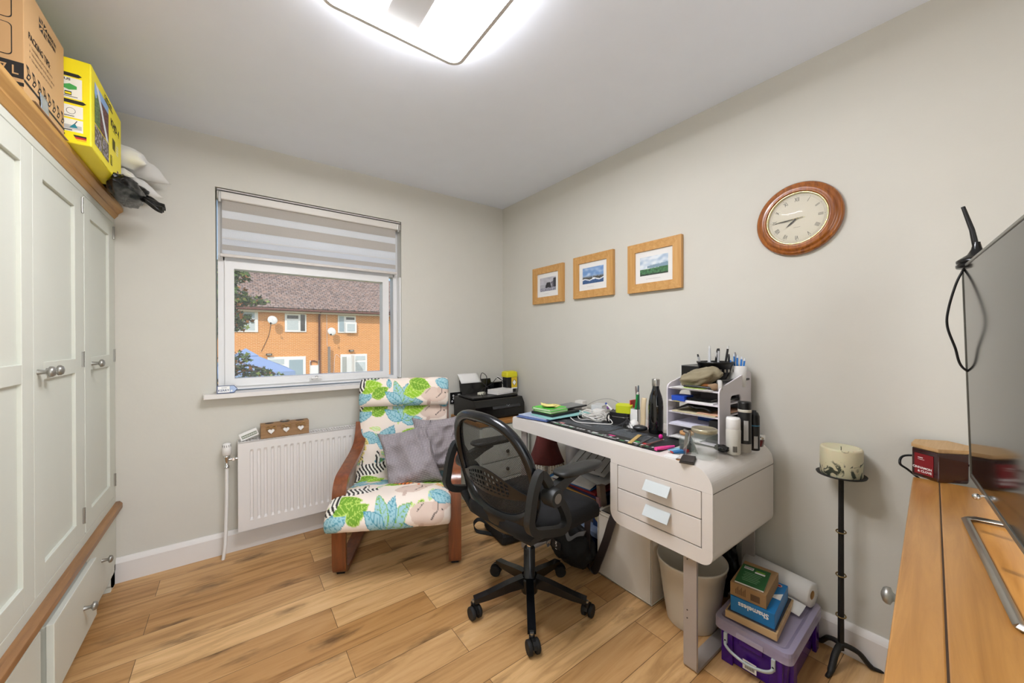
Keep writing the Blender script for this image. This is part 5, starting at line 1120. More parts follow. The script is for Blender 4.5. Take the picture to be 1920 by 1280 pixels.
# ================================================================ ON THE DESK
ZT = .7752
A = np.ones((72, 190, 3))*np.array([.075, .08, .088]); rs = np.random.RandomState(4)
panels = [(4, 14, 36, 32, .23), (44, 12, 30, 40, .26), (78, 14, 30, 34, .30), (112, 20, 34, 32, .34), (60, 40, 40, 16, .22), (20, 40, 34, 18, .24), (148, 26, 26, 24, .26)]
for x, y, w_, h_, g in panels:
    blk = rs.rand(h_, w_)*.16+g*.55; A[y:y+h_, x:x+w_] = np.stack([blk, blk*1.08, blk*1.18], -1)
    A[y+1:y+3, x+2:x+w_//2] = .55
for k in range(60):
    x = rs.randint(6, 180); A[62:65, x:x+rs.randint(1, 4)] = .85
for k in range(16): x = rs.randint(6, 175); A[66:68, x:x+5] = [.2, .6, .35]
for x, c in ((120, (.8, .2, .5)), (152, (.2, .65, .35)), (40, (.85, .55, .55)), (164, (.8, .15, .15))): A[56:60, x:x+8] = c
dm = thing('desk_mat', 'black printed cheat sheet desk mat covering the front of the desk', 'desk mat', (1.375, 1.655, ZT))
m = MB(); m.prism(rrect(0, -.80, .30, 0, .015), 0, .003, mat('rubber mat', '0a0a0b', .8)); m.build('mat', dm, bevel=.001)
m = MB(); m.img((.004, -.004, .003), (0, -1, 0), (1, 0, 0), .79, .29, A); m.text('I found my solution', (.0, 0, .003), (0, -1, 0), (1, 0, 0), .42, .012, .02, INKW, off=.0014); m.build('printed_pattern', dm)
def slab(name, label, cat, x, y, z, a, b, h, rz, mt, group=None, bev=.0015, ret=False):
    o = MB(); o.box((0, 0, 0), (a, b, h), mt); o = o.build(name, bevel=bev); at(o, (x, y, z), rz); return tag(o, label, cat, group)
Z2 = ZT+.0045
slab('blue_folder', 'navy document folder at the bottom of the notebook pile on the desk', 'folder', 1.375, 1.53, Z2, .30, .22, .005, 12, mat('slate blue folder', '4a5f94', .4))
slab('paper_sheaf', 'sheaf of pale blue grey papers on the navy folder on the desk', 'paper', 1.385, 1.545, Z2+.0055, .31, .215, .005, 8, mat('pale blue paper', 'aab6cf', .7))
slab('teal_folder', 'pale teal plastic sheet under the black notebook on the desk', 'folder', 1.39, 1.52, Z2+.011, .33, .18, .003, -2, mat('pale teal', '8fc6c4', .5))
slab('black_notebook', 'black notebook beneath the lime green notebooks', 'notebook', 1.435, 1.55, Z2+.0145, .24, .17, .014, 4, mat('black cover', '0c0c0d', .5))
LIM = mat('lime green cover', '62d24c', .5)
for k in range(2):
    nb = thing('green_notebook', ('lower' if k == 0 else 'upper')+' of the two lime green notebooks stacked on the desk', 'notebook', (1.445, 1.575+.004*k, Z2+.029+k*.0125), 3+3*k, 'lime green notebooks')
    m = MB(); m.box((.003, .003, .001), (.147, .137, .0105), mat('cream pages', 'e6e3cf', .8)); m.build('pages', nb)
    m = MB(); m.box((0, 0, 0), (.15, .14, .0012), LIM); m.box((0, 0, .0105), (.15, .14, .0118), LIM); m.box((0, .139, 0), (.15, .14, .0118), LIM); m.build('cover', nb)
sn = thing('sticky_notes', 'crumpled pale yellow sticky notes on the green notebooks', 'sticky notes', (1.505, 1.60, Z2+.0545), 20)
for k in range(3):
    m = MB(); m.grid(lambda u, v: (u*.08-.01*k, v*.08, .002+.004*k+.010*abs(math.sin(u*3+k))*v+.004*math.sin(v*5+k)), 8, 8, mat('sticky yellow', 'f1e38f', .8), M=RZ(17*k)); m.build('note', sn, solid=.0006)
tbx = thing('tablet', 'black tablet in a dark case behind the green notebooks', 'tablet', (1.60, 1.60, Z2+.030), 5)
m = MB(); m.box((0, 0, 0), (.20, .13, .010), BLACK); m.build('case', tbx, bevel=.003); m = MB(); m.box((.008, .008, .010), (.192, .122, .0106), mat('tablet glass', '6d7379', .08)); m.build('screen', tbx)
# chargers and cables
WC = mat('white cable', 'e4e2dd', .5)
o = MB()
for k in range(5):
    r = .075-.006*(k % 3); cx, cy = 1.64+.012*math.sin(k*2.1), 1.43+.014*math.cos(k*1.7); o.tube([(cx+r*.8*math.cos(t*math.pi/12), cy+r*(1.15)*math.sin(t*math.pi/12), Z2+.004+.007*k+.006*math.sin(t*.52*2+k)) for t in range(24)], .0026, WC, n=6, closed=True)
o.tube(bez([(1.66, 1.36, Z2+.01), (1.63, 1.30, Z2+.02), (1.60, 1.27, Z2+.006), (1.55, 1.33, Z2+.004), (1.50, 1.42, Z2+.004), (1.53, 1.50, Z2+.01)], 8), .0026, WC, n=6)
o = o.build('charging_cable'); tag(o, 'coil of white charging cable on the desk mat', 'cable')
o = MB(); o.box((-.05, -.035, 0), (.05, .035, .05), mat('clear white case', 'cfd0d0', .3)); o.box((-.046, -.036, .038), (.046, .036, .044), STEEL); o = o.build('charger_box', bevel=.006); at(o, (1.83, 1.545, Z2), 20); tag(o, 'translucent white charger box at the back of the desk', 'charger')
o = MB(); o.prism(rrect(-.03, -.03, .03, .03, .012), 0, .035, WHITE); o = o.build('plug_charger', bevel=.004); at(o, (1.75, 1.48, Z2), 15); tag(o, 'white plug charger in front of the clear charger box', 'charger')
o = MB(); o.prism(rrect(-.03, -.03, .03, .03, .01), 0, .05, mat('white carton', 'e3e0da', .6)); o = o.build('small_carton', bevel=.003); at(o, (1.84, 1.71, Z2), 10); tag(o, 'small white carton at the back of the desk beside the tablet', 'carton')
o = MB(); o.tube(bez([(1.83, 1.66, .80), (1.86, 1.60, .84), (1.87, 1.50, .865), (1.86, 1.40, .84), (1.83, 1.34, .79)], 8), .0014, mat('thin grey wire', '8e8a86', .5), n=5); o = o.build('thin_wire'); tag(o, 'thin grey wire arching over the white chargers', 'cable')
eb = thing('electric_toothbrush', 'white electric toothbrush with dark end propped on the black case', 'toothbrush', (1.76, 1.39, .80), 0)
m = MB(); m.tube([(0, .04, .05), (0, .0, .022)], [.004, .007], WHITE, n=10); m.build('neck', eb); m = MB(); m.tube([(0, 0, .022), (.0, -.035, -.0)], [.011, .012], BLACK, n=12); m.build('handle', eb); m = MB(); m.sphere((0, .045, .055), .007, mat('brush blue', '2f4fa8', .5), n=8); m.sphere((.0, .03, .033), .01, mat('violet clip', '7a3f95', .5), n=8); m.build('brush_tip', eb)
kc = thing('black_case', 'rounded black zip case under the yellow pouch on the desk', 'case', (1.70, 1.285, Z2), 10)
m = MB(); m.prism(rrect(-.045, -.055, .045, .055, .025), 0, .058, mat('black leatherette', '161617', .45)); m.build('case_body', kc, bevel=.018, seg=4); m = MB(); m.tube([(x, y, .036) for x, y in rrect(-.0465, -.0565, .0465, .0565, .026)], .0015, STEEL, n=5, closed=True); m.build('zip', kc)
m = MB(); m.tube(bez([(-.045, .03, .03), (-.06, .04, .05), (-.07, .045, .03), (-.065, .04, .002)], 6), .004, BLACK, n=6); m.build('wrist_strap', kc)
o = MB(); o.prism(rrect(-.035, -.042, .035, .042, .018), 0, .04, mat('acid yellow', 'c9d21a', .6)); o = o.build('yellow_pouch', bevel=.014, seg=4); at(o, (1.70, 1.262, Z2+.0595), 25); o.rotation_euler.y = math.radians(-4); tag(o, 'acid yellow soft pouch on the black zip case', 'pouch')
o = MB(); 
for k in range(5): o.tube(bez([(1.56+.02*k, 1.24-.02*k, Z2+.002), (1.60+.01*k, 1.20, Z2+.018+.006*k), (1.66, 1.15+.015*k, Z2+.02), (1.62-.02*k, 1.10, Z2+.004), (1.55+.01*k, 1.14, Z2+.003)], 6), .0013, mat('earphone grey', '3c3c40', .5), n=5)
o = o.build('earphone_cable'); tag(o, 'tangled thin dark earphone cable on the desk mat', 'cable')
cp = thing('dome_cap', 'white dome shaped cap with brim on the desk before the pencil pot', 'cap', (1.66, 1.172, Z2))
m = MB(); m.lathe([(.036, 0), (.036, .003), (.027, .005)]+[(.027*math.cos(math.radians(a)), .005+.034*math.sin(math.radians(a))) for a in range(10, 90, 10)]+[(1e-4, .039)], WHITE, n=28); m.build('dome', cp)
# pencil pot
pp = thing('pencil_pot', 'square white pencil pot near the wall on the desk', 'pot', (1.715, 1.195, Z2))
m = MB()
for a, b in (((-.025, -.025, 0), (-.022, .025, .085)), ((.022, -.025, 0), (.025, .025, .085)), ((-.025, -.025, 0), (.025, -.022, .085)), ((-.025, .022, 0), (.025, .025, .085)), ((-.025, -.025, 0), (.025, .025, .003))): m.box(a, b, PAPER)
m.build('card_pot', pp)
def pencil(x, y, z, L_, r, c, lean, label, tip=None, group='pencils in the white pot', cat='pencil', nm='pencil'):
    t = thing(nm, label, cat, (x, y, z), 0, group); t.rotation_euler = (math.radians(lean[0]), math.radians(lean[1]), 0)
    m = MB(); m.tube([(0, 0, 0), (0, 0, L_)], r, mat('barrel '+c, c, .4), n=8); m.build('barrel', t)
    m = MB(); m.tube([(0, 0, L_), (0, 0, L_+.012)], [r*.95, r*.7], mat('tip '+(tip or c), tip or c, .4), n=8); m.build('end', t)
pencil(1.708, 1.207, Z2+.003, .165, .0065, '1d8a45', (10, -3), 'thick green pencil leaning left in the pot', 'e8e6df')
pencil(1.722, 1.205, Z2+.003, .165, .005, 'd97a34', (4, 2), 'orange pencil behind the green one')
pencil(1.716, 1.192, Z2+.003, .195, .0045, '55606b', (2, 0), 'tall slate grey pencil in the middle of the pot')
pencil(1.725, 1.188, Z2+.003, .16, .005, '1c9a72', (-2, 2), 'teal pencil beside the slate one', 'f0ead8')
pencil(1.713, 1.180, Z2+.003, .19, .0045, '7d6f6a', (-6, 1), 'brown grey pencil leaning right in the pot')
pencil(1.728, 1.180, Z2+.003, .165, .005, 'e09a62', (-9, 2), 'peach coloured pencil at the right of the pot')
o = slab('red_ruler_book', 'thin red book standing left of the pencil pot', 'book', 1.715, 1.232, Z2, .05, .007, .125, 0, mat('brick red', 'b02c1e', .5))
o = MB(); o.grid(lambda u, v: (.012*math.sin(v*7)*.2, u*.028, v*.15-.0*u), 4, 12, mat('cream cloth strip', 'd8c3a0', .8)); o = o.build('cream_bookmark', solid=.004); at(o, (1.695, 1.132, Z2), 0, 0, 5); tag(o, 'cream ribbed strip leaning between pencil pot and bottle', 'strip')
o = MB(); o.img((0, 0, 0), (0, -1, 0), (0, 0, 1), .03, .14, np.array([[(.55, .12, .12) if noise.noise(Vector((i*.9, j*.5, 2))) > 0 else (.85, .7, .6) if noise.noise(Vector((i*.7, j*.8, 5))) > .1 else (.35, .15, .35) for i in range(8)] for j in range(30)])); o.box((.0, -.03, 0), (.004, 0, .14), PAPER); o = o.build('patterned_strip'); at(o, (1.70, 1.118, Z2), 0, 0, 3); tag(o, 'red and purple patterned strip standing left of the black bottle', 'strip')
bo = thing('water_bottle', 'glossy black water bottle with steel cap on the desk', 'bottle', (1.64, 1.035, Z2))
m = MB(); m.lathe([(.031, 0), (.034, .004), (.0345, .02), (.0345, .13), (.033, .155), (.028, .18), (.021, .20), (.0165, .215), (.0155, .228)], mat('black enamel speckled', '030304', .08, coat=.5), n=40); m.build('body', bo)
m = MB(); m.lathe([(.0175, .228), (.018, .232), (.018, .258), (.0165, .262), (1e-4, .263)], STEEL, n=32); m.build('cap', bo)
o = MB(); o.sphere((0, 0, .012), .024, mat('mouse black', '1b1c20', .4), n=20, sc=(1.0, 1.5, .6)); o = o.build('mouse'); at(o, (1.60, 1.095, Z2), 30); o.location.z = Z2+.006; tag(o, 'small dark computer mouse left of the black bottle', 'mouse')
for k, (x, y, rz, L_, w_, c, lb) in enumerate(((1.385, .99, -62+90, .17, .018, 'c9a866', 'tan wooden ruler on the desk mat'), (1.375, .955, 20, .19, .012, '4a4a4d', 'dark steel ruler next to the tan ruler'))):
    o = MB(); o.box((0, 0, 0), (L_, w_, .002), mat('ruler '+c, c, .5));
    for q in range(int(L_/.008)): o.rect((0, 0, .002), (1, 0, 0), (0, 1, 0), .003+q*.008, 0, .004+q*.008, .004 if q % 5 else .007, INK)
    o = o.build('ruler'); at(o, (x, y, Z2+k*.0001), rz-8); tag(o, lb, 'ruler')
pencil(1.365, .93, Z2+.006, .16, .0035, '7a5a52', (0, 90), 'dusty brown pencil lying on the desk mat beside the rulers', 'c9b7a6', None)
bpy.data.objects[-1] if False else None
o = MB(); o.tube([(0, 0, 0), (.02, 0, 0), (.035, 0, 0), (.05, 0, 0), (.065, 0, 0), (.08, 0, 0), (.1, 0, .0)], [.009, .0085, .009, .0075, .008, .0065, .005], mat('hot pink rubber', 'e3448f', .45), n=14); o = o.build('pink_marker', sub=1); at(o, (1.38, .872, Z2+.0045), -14+0); tag(o, 'knobbly hot pink pen on the desk edge', 'pen')
o = MB(); o.sphere((0, 0, 0), .0095, mat('magenta', 'd81b8c', .4), n=14, sc=(1, 1, 1.2)); o = o.build('magenta_bead'); at(o, (1.552, .955, Z2+.0115)); tag(o, 'round magenta bead below the file organiser', 'cap')
# organiser
og = thing('file_organiser', 'white desktop file organiser with five shelves and cut out handles', 'organiser', (1.60, .721, ZT))
OW = mat('white laminate organiser', 'e0dbe0', .4, var=.01); OD, OWd, OH = .31, .234, .26
def sidep(y):
    m = MB(); t = .006
    P = [(0, .012), (.012, 0), (OD, 0), (OD, .30)]+[(OD-.01, .31), (OD-.03, .312)]+[(.06, OH+.005), (.03, OH)]+arcp(.025, OH-.03, .025, 95, 180)
    hx0, hx1, hz0, hz1 = .10, .205, .10, .215
    # panel with a hole made of a loop bridged through one seam
    Hh = rrect(hx0, hz0, hx1, hz1, .02, 4)
    V = []; n1, n2 = len(P), len(Hh)
    import mathutils
    tes = mathutils.geometry.tessellate_polygon([[Vector((p[0], p[1], 0)) for p in P], [Vector((p[0], p[1], 0)) for p in Hh[::-1]]])
    allp = P+Hh[::-1]
    for yy in (y, y+t): m.add([(p[0], yy, p[1]) for p in allp], [tuple(f) for f in tes], OW)
    for L_ in (P, Hh):
        k = len(L_); m.add([(p[0], y, p[1]) for p in L_]+[(p[0], y+t, p[1]) for p in L_], [(i, (i+1) % k, (i+1) % k+k, i+k) for i in range(k)], OW)
    return m.build('side_panel', og)
sidep(0); sidep(OWd-.006)
SHZ = [.012, .070, .128, .178, .236]
for k, z in enumerate(SHZ): m = MB(); m.box((.006, .006, z-.003), (OD-.004, OWd-.006, z+.003), OW); m.build('shelf', og, bevel=.0008)
m = MB(); m.box((OD-.008, .006, 0), (OD-.004, OWd-.006, .25), OW); m.build('back_panel', og)
def ogp(x, y, z): return (1.60+x, .721+y, ZT+z)
stuff = [('black tablet', .19, (.02, .045), (.24, .13), .008, 'black', mat('black glassy', '0b0c0e', .12), 'tablet', 'black tablet lying on the second shelf of the organiser'),
 ('blue pouch', .181, (.0, .15), (.08, .06), .022, '', mat('royal blue', '1d49b5', .5), 'pouch', 'royal blue folded pouch on the second organiser shelf'),
 ('white papers', .181, (.01, .03), (.27, .15), .005, '', PAPER, 'paper', 'white papers under the tablet on the second organiser shelf'),
 ('cream card', .131, (.003, .02), (.28, .19), .004, '', mat('cream card', 'd2c7a6', .8), 'paper', 'cream card sheets on the third organiser shelf'),
 ('pink paper', .136, (.01, .01), (.25, .09), .004, '', mat('peach paper', 'd7a98c', .8), 'paper', 'peach paper on the third organiser shelf at the right'),
 ('white papers', .073, (-.012, .04), (.28, .17), .010, '', mat('lilac white paper', 'd9d8e6', .8), 'paper', 'thick sheaf of white papers jutting from the fourth organiser shelf'),
 ('blue box', .086, (.12, .05), (.12, .10), .018, '', mat('pack blue', '17458f', .4), 'box', 'small blue medicine pack above the paper sheaf on the fourth shelf'),
 ('red white pack', .085, (.2, .18), (.05, .04), .03, '', mat('pack red', 'b82a2a', .4), 'box', 'small red pack at the back of the fourth organiser shelf'),
 ('black pouch', .084, (.005, .010), (.25, .036), .03, '', MBLACK, 'pouch', 'black pouch at the right end of the fourth organiser shelf'),
 ('white papers', .0155, (-.004, .08), (.28, .13), .005, '', PAPER, 'paper', 'white papers on the lowest organiser shelf'),
 ('dark notebook', .0155, (.03, .012), (.25, .06), .014, '', mat('dark plum', '3a3340', .6), 'notebook', 'dark plum notebook on the lowest organiser shelf at the right'),
 ('paper', .2395, (.0, .03), (.28, .18), .002, '', PAPER, 'paper', 'white sheet on the top shelf of the organiser'),
 ('lime note', .242, (.0, .07), (.06, .09), .0012, '', mat('lime note', 'c8e07a', .7), 'note', 'lime sticky note at the front of the organiser top'),
 ('yellow note', .1865, (-.004, .17), (.03, .03), .001, '', mat('yellow note', 'e9dc3a', .7), 'note', 'small yellow note under the blue pouch')]
for nm, z, (x, y), (a, b), hh, _, mt, ct, lb in stuff:
    o = slab(nm.replace(' ', '_'), lb, ct, *ogp(x, y, z), a, b, hh, 0, mt, bev=.0008)
    if nm == 'yellow note': o.location.z = ZT+.1793
o = MB(); o.grid(lambda u, v: (.0+u*.2, v*.15, .008+.022*math.sin(v*3.14)*math.sin(u*2+.6)+.004*math.sin(v*11)), 14, 20, MBLACK); o = o.build('black_cloth_pouch', solid=.006); at(o, ogp(.015, .045, .141)); tag(o, 'floppy black pouch on the third shelf of the organiser', 'pouch')
# on top of the organiser
TZ = .243
kb = thing('black_gadget_box', 'black box with small label standing at the left on the organiser top', 'box', ogp(.10, .19, TZ-.001))
m = MB(); m.box((0, -.055, 0), (.16, .028, .092), BLACK); m.build('box_body', kb, bevel=.002); m = MB(); m.rect((0, 0, 0), (0, -1, 0), (0, 0, 1), -.018, .02, -.006, .045, INKW); m.box((-.001, .028, 0), (.16, .0305, .094), PAPER); m.build('label_sticker', kb)
bw_ = thing('pen_bowl', 'black mesh bowl full of pens on the organiser top', 'bowl', ogp(.19, .105, TZ+.012), 0)
m = MB(); m.lathe([(.035, 0), (.038, .002), (.06, .05), (.073, .088), (.078, .094), (.078, .10), (.073, .10), (.068, .09), (.05, .04), (.0, .01)], BLACK, n=36); m.build('bowl_body', bw_)
m = MB()
for k in range(26):
    a = 2*math.pi*k/26; m.box((.0755, -.0035, .055), (.0775, .0035, .068), STEEL, RZ(k*360/26) @ RY(0))
    m.box((.0685, -.003, .038), (.0725, .003, .05), STEEL, RZ(k*360/26+7)) if False else None
m.build('bowl_pattern', bw_)
ORD = ['leftmost', 'second from the left', 'third from the left', 'fourth from the left', 'fifth from the left', 'fourth from the right', 'third from the right', 'second from the right', 'rightmost']
for k in range(9):
    c, cn_ = [('b9babb', 'silver grey'), ('d8d8d6', 'white'), ('1b1b1d', 'black'), ('c9cacc', 'pale grey'), ('18181a', 'black'), ('d8d8d6', 'white'), ('b9babb', 'silver grey'), ('222224', 'black'), ('1b1b1d', 'black')][k]
    pencil(*ogp(.165+.03*(k % 3), .150-.0115*k, TZ+.05), .085+.013*((k*5) % 4), .0048, c, ((k*7 % 5-2)*5, (k*3 % 5-2)*4), cn_+' marker pen, '+ORD[k]+' in the black bowl', ['18181a', 'd8d8d6'][k % 2], 'marker pens in the black bowl', 'pen', 'marker_pen')
pouch = blob('canvas_pouch', ogp(.075, .115, TZ+.046), .085, 21.5, mat('khaki canvas', '8b8168', .9, var=.12, vs=30, bump=.4, bs=300), .22, 2.0, n=56, sc=(.72, 1.15, .42)); pouch.rotation_euler = (math.radians(-14), math.radians(-12), 0)
tag(pouch, 'khaki canvas pouch slumped in front of the pen bowl', 'pouch')
wc = thing('white_pot', 'tall white pot with blue pens at the back right of the organiser top', 'pot', ogp(.235, .028, TZ+.0))
m = MB(); m.lathe([(.03, 0), (.033, .002), (.036, .095), (.034, .095), (.031, .004), (0, .004)], WHITE, n=32); m.build('pot_body', wc)
for k in range(5): pencil(1.60+.232+.006*(k % 2), .721+.048-.009*k, ZT+TZ+.006, .112+.006*(k*3 % 4), .0042, '2f7fd0', (-6+3*k, 4), 'bright blue pen, '+['leftmost', 'second from the left', 'in the middle', 'second from the right', 'rightmost'][k]+' of five in the white pot', 'e8eef5', 'blue pens in the white pot', 'pen', 'blue_pen')
pencil(1.60+.24, .721+.012, ZT+TZ+.006, .14, .0045, '8f8f92', (-12, 3), 'grey marker leaning right out of the tall white pot', None, None, 'pen', 'marker_pen')
fb = thing('makeup_brush', 'copper handled brush lying on the organiser top', 'brush', ogp(.03, .055, TZ+.014), 70)
m = MB(RY(90)); m.lathe([(.0, -.045), (.012, -.043), (.016, -.03), (.011, -.01), (.009, 0)], mat('tan bristles', '8d7358', .9), n=20); m.build('bristles', fb); m = MB(RY(90)); m.lathe([(.009, 0), (.0095, .02), (.006, .06), (.003, .07)], mat('copper handle', 'a86a3c', .3, .7), n=16); m.build('handle', fb)
o = MB(); o.tube([(0, 0, 0), (.0, -.05, .0), (0, -.11, .0), (0, -.13, 0)], [.005, .0055, .0045, .003], BLACK, n=10); o = o.build('black_pen'); at(o, ogp(.008, .155, TZ+.008), 4); tag(o, 'black pen lying along the organiser front edge', 'pen')
o = MB(); o.tube([(0, 0, 0), (.14, -.015, 0), (.2, -.02, .002)], [.007, .0065, .005], mat('dark grey stick', '3a3a3c', .4), n=10); o = o.build('lip_wand'); at(o, ogp(.08, .035, TZ+.032), -5); tag(o, 'dark cylindrical wand lying over the organiser right side', 'wand')
o = MB(); o.tube([(.03*math.cos(math.radians(a)), 0, .03*math.sin(math.radians(a))) for a in range(0, 200, 12)], .003, mat('silver band', 'c9c7c4', .3), n=6, sx=3); o = o.build('hair_band'); at(o, ogp(.045, .02, TZ+.01), 30); tag(o, 'pale curved headband on the organiser top, front right', 'headband')
# jars and sprays
gj = thing('glass_jar', 'clear empty glass jar with pale metal lid on the desk', 'jar', (1.455, .712, ZT))
RG = see_through('jar glass', 'c4d2c8', .84, .02)
m = MB(); m.lathe([(.0, .0), (.038, 0), (.044, .004), (.046, .015), (.0465, .085), (.044, .098), (.041, .102)], RG, n=44, cap=False); m.build('glass_body', gj)
m = MB(); m.lathe([(.042, .098), (.0455, .10), (.0455, .112), (.0435, .1145), (.038, .1145), (.036, .1125), (1e-4, .1125)], mat('champagne lid', 'bdb69c', .3, .7), n=40); m.build('lid', gj)
cj = thing('clip_top_jar', 'small clip top spice jar with steel bracket on the desk', 'jar', (1.49, .80, ZT), -20)
m = MB(); m.lathe([(.0, 0), (.026, 0), (.029, .005), (.03, .045), (.024, .062), (.022, .066)], RG, n=32, cap=False); m.lathe([(.0, .004), (.026, .004), (.027, .028), (0, .03)], mat('dark spice', '2a2422', .9), n=24, cap=False); m.build('glass_body', cj)
m = MB(); m.lathe([(.024, .066), (.027, .068), (.027, .078), (.024, .080), (1e-4, .080)], mat('amber seal', 'b98a58', .4), n=24); m.build('lid', cj)
phs = thing('phone_stand', 'folded steel A frame stand beside the clip top jar', 'stand', (1.445, .775, ZT), -25)
m = MB(); m.band([(-.012, 0, .0), (.0, 0, .085)], (0, .008, 0), .003, STEEL); m.band([(.045, 0, .0), (.004, 0, .088)], (0, .008, 0), .003, STEEL); m.tube([(0, -.016, .09), (0, .016, .09)], .007, STEEL, n=14); m.band([(-.03, -.02, .028), (-.01, -.02, .05), (.0, -.018, .088)], (0, .003, 0), .003, STEEL); m.build('bracket_frame', phs)
o = MB(); o.box((0, 0, 0), (.085, .05, .007), mat('dark brown leather', '2e2825', .5)); o.box((.002, .001, .007), (.083, .047, .012), MATS['dark brown leather']); o = o.build('wallet', bevel=.002); at(o, (1.335, .690, ZT), 22); tag(o, 'thin dark brown wallet lying on the near desk edge', 'wallet')
o = MB(); o.lathe([(.0, 0), (.011, 0), (.011, .0018), (.0, .0018)], mat('copper coin', '8f6234', .35, .8), n=24); o = o.build('coin'); at(o, (1.353, .757, ZT)); tag(o, 'copper coin beside the wallet on the desk edge', 'coin')
gt = thing('glue_tube', 'small blue glue tube with red cap on the desk', 'glue tube', (1.405, .815, ZT+.006), -32)
m = MB(); m.band([(0, 0, 0), (.015, 0, .0), (.045, 0, .002)], (0, .009, 0), [.002, .008, .012], mat('tube blue', '2a6fa8', .4)); m.box((-.003, -.0095, -.002), (.0, .0095, .003), MATS['pack red']); m.build('tube_body', gt); m = MB(); m.tube([(.045, 0, .002), (.053, 0, .002)], .005, WHITE, n=12); m.tube([(.053, 0, .002), (.068, 0, .003)], .0062, MATS['flag red'], n=12); m.build('cap', gt)
slab('blue_sachet', 'pale blue printed sachet behind the pink pen', 'sachet', 1.425, .83, ZT+.0005, .07, .04, .002, -25, mat('pale blue print', '8fc7de', .5, var=.2, vs=60))
slab('grey_card', 'grey card lying beneath the steel stand', 'card', 1.39, .775, ZT+.0002, .05, .045, .001, 25, mat('grey card', 'a8a29a', .6))
slab('white_card', 'white card under the glue tube beside the wallet', 'card', 1.355, .77, ZT+.0001, .05, .05, .0012, 10, PAPER)
def can(name, label, x, y, parts, lab=None):
    t = thing(name, label, 'spray can', (x, y, ZT))
    for pn, prof, mt in parts: m = MB(); m.lathe(prof, mt, n=32); m.build(pn, t)
    if lab:
        m = MB(); r_, z0, z1, mt2, a0, a1 = lab
        for k in range(6): m.grid(lambda u, v: ((r_+.0004)*math.cos(math.radians(a0+(a1-a0)*(k+u*.55)/6)), (r_+.0004)*math.sin(math.radians(a0+(a1-a0)*(k+u*.55)/6)), z0+(z1-z0)*v), 3, 2, mt2)
        m.build('barcode', t)
can('spray_can', 'short matt white spray can at the desk corner', 1.60, .668, [('body', [(.0, 0), (.023, 0), (.0255, .003), (.0265, .095), (.025, .10)], mat('eggshell can', 'd5d2c8', .5)), ('cap', [(.025, .10), (.0255, .101), (.0255, .138), (.023, .145), (1e-4, .146)], WHITE)], (.0262, .012, .035, INK, 200, 235))
can('spray_can', 'tall black and white spray can behind the white one', 1.665, .652, [('body', [(.0, 0), (.022, 0), (.024, .003), (.024, .035), (.0241, .036)], mat('silver grey can', 'a9a59c', .35)), ('sleeve', [(.0241, .036), (.0241, .16), (.0238, .162)], mat('black can', '151517', .35)), ('white_band', [(.0238, .162), (.0243, .163), (.0243, .172), (.0238, .173)], mat('off white band', 'cbc6b8', .4)), ('cap', [(.0238, .173), (.0238, .20), (.021, .204), (1e-4, .204)], BLACK)], (.0243, .05, .13, INKW, 195, 235))
can('spray_can', 'slim black spray can with blue ring nearest the wall', 1.725, .640, [('body', [(.0, 0), (.019, 0), (.0205, .003), (.0205, .10)], mat('blue black can', '0f1218', .3)), ('blue_ring', [(.0206, .10), (.0209, .101), (.0209, .1035), (.0206, .1045)], mat('ring blue', '3d7fa0', .4)), ('cap', [(.0205, .1045), (.020, .14), (.014, .155), (.008, .158), (.008, .163), (1e-4, .163)], BLACK)], (.0206, .01, .06, INKW, 200, 240))
rj = thing('cream_jar', 'small dark red cosmetic jar with silver collar at the back corner of the desk', 'jar', (1.80, .655, ZT))
m = MB(); m.lathe([(.0, 0), (.020, 0), (.022, .002), (.027, .032)], mat('ruby glass', '5c0f18', .1, coat=.6), n=32); m.build('jar_body', rj); m = MB(); m.lathe([(.0275, .032), (.0285, .034), (.0285, .046), (.026, .049), (1e-4, .049)], CHROME, n=32); m.build('lid', rj)
o = blob('sunglasses_case', (1.575, .700, ZT+.018), .029, 6.6, mat('glossy black case', '0b0b0c', .15), .18, 2, sc=(.8, 1.0, .5), flat=-.017); tag(o, 'glossy black soft case between the glass jar and white spray can', 'case')
# ================================================================ OUTSIDE
GZ = -1.75
m = MB(); m.box((-30, 3.4, GZ-.1), (45, 60, GZ), mat('garden grass and soil', '7d8757', .9, var=.3, vs=1)); struct(m.build('ground'))
def brick():
    m = bpy.data.materials.new('orange brick'); m.use_nodes = True; nt = m.node_tree; b = nt.nodes['Principled BSDF']; N = nt.nodes.new; L = nt.links.new
    tc = N('ShaderNodeTexCoord'); mp = N('ShaderNodeMapping'); mp.inputs['Rotation'].default_value = (math.radians(90), 0, 0); L(tc.outputs['Object'], mp.inputs[0])
    br = N('ShaderNodeTexBrick'); br.inputs['Color1'].default_value = lin('df9048')+(1,); br.inputs['Color2'].default_value = lin('d58740')+(1,); br.inputs['Mortar'].default_value = lin('f0cf9c')+(1,)
    br.inputs['Scale'].default_value = 1; br.inputs['Brick Width'].default_value = .225; br.inputs['Row Height'].default_value = .075; br.inputs['Mortar Size'].default_value = .008
    L(mp.outputs[0], br.inputs['Vector']); L(br.outputs['Color'], b.inputs['Base Color']); b.inputs['Roughness'].default_value = .9; return m
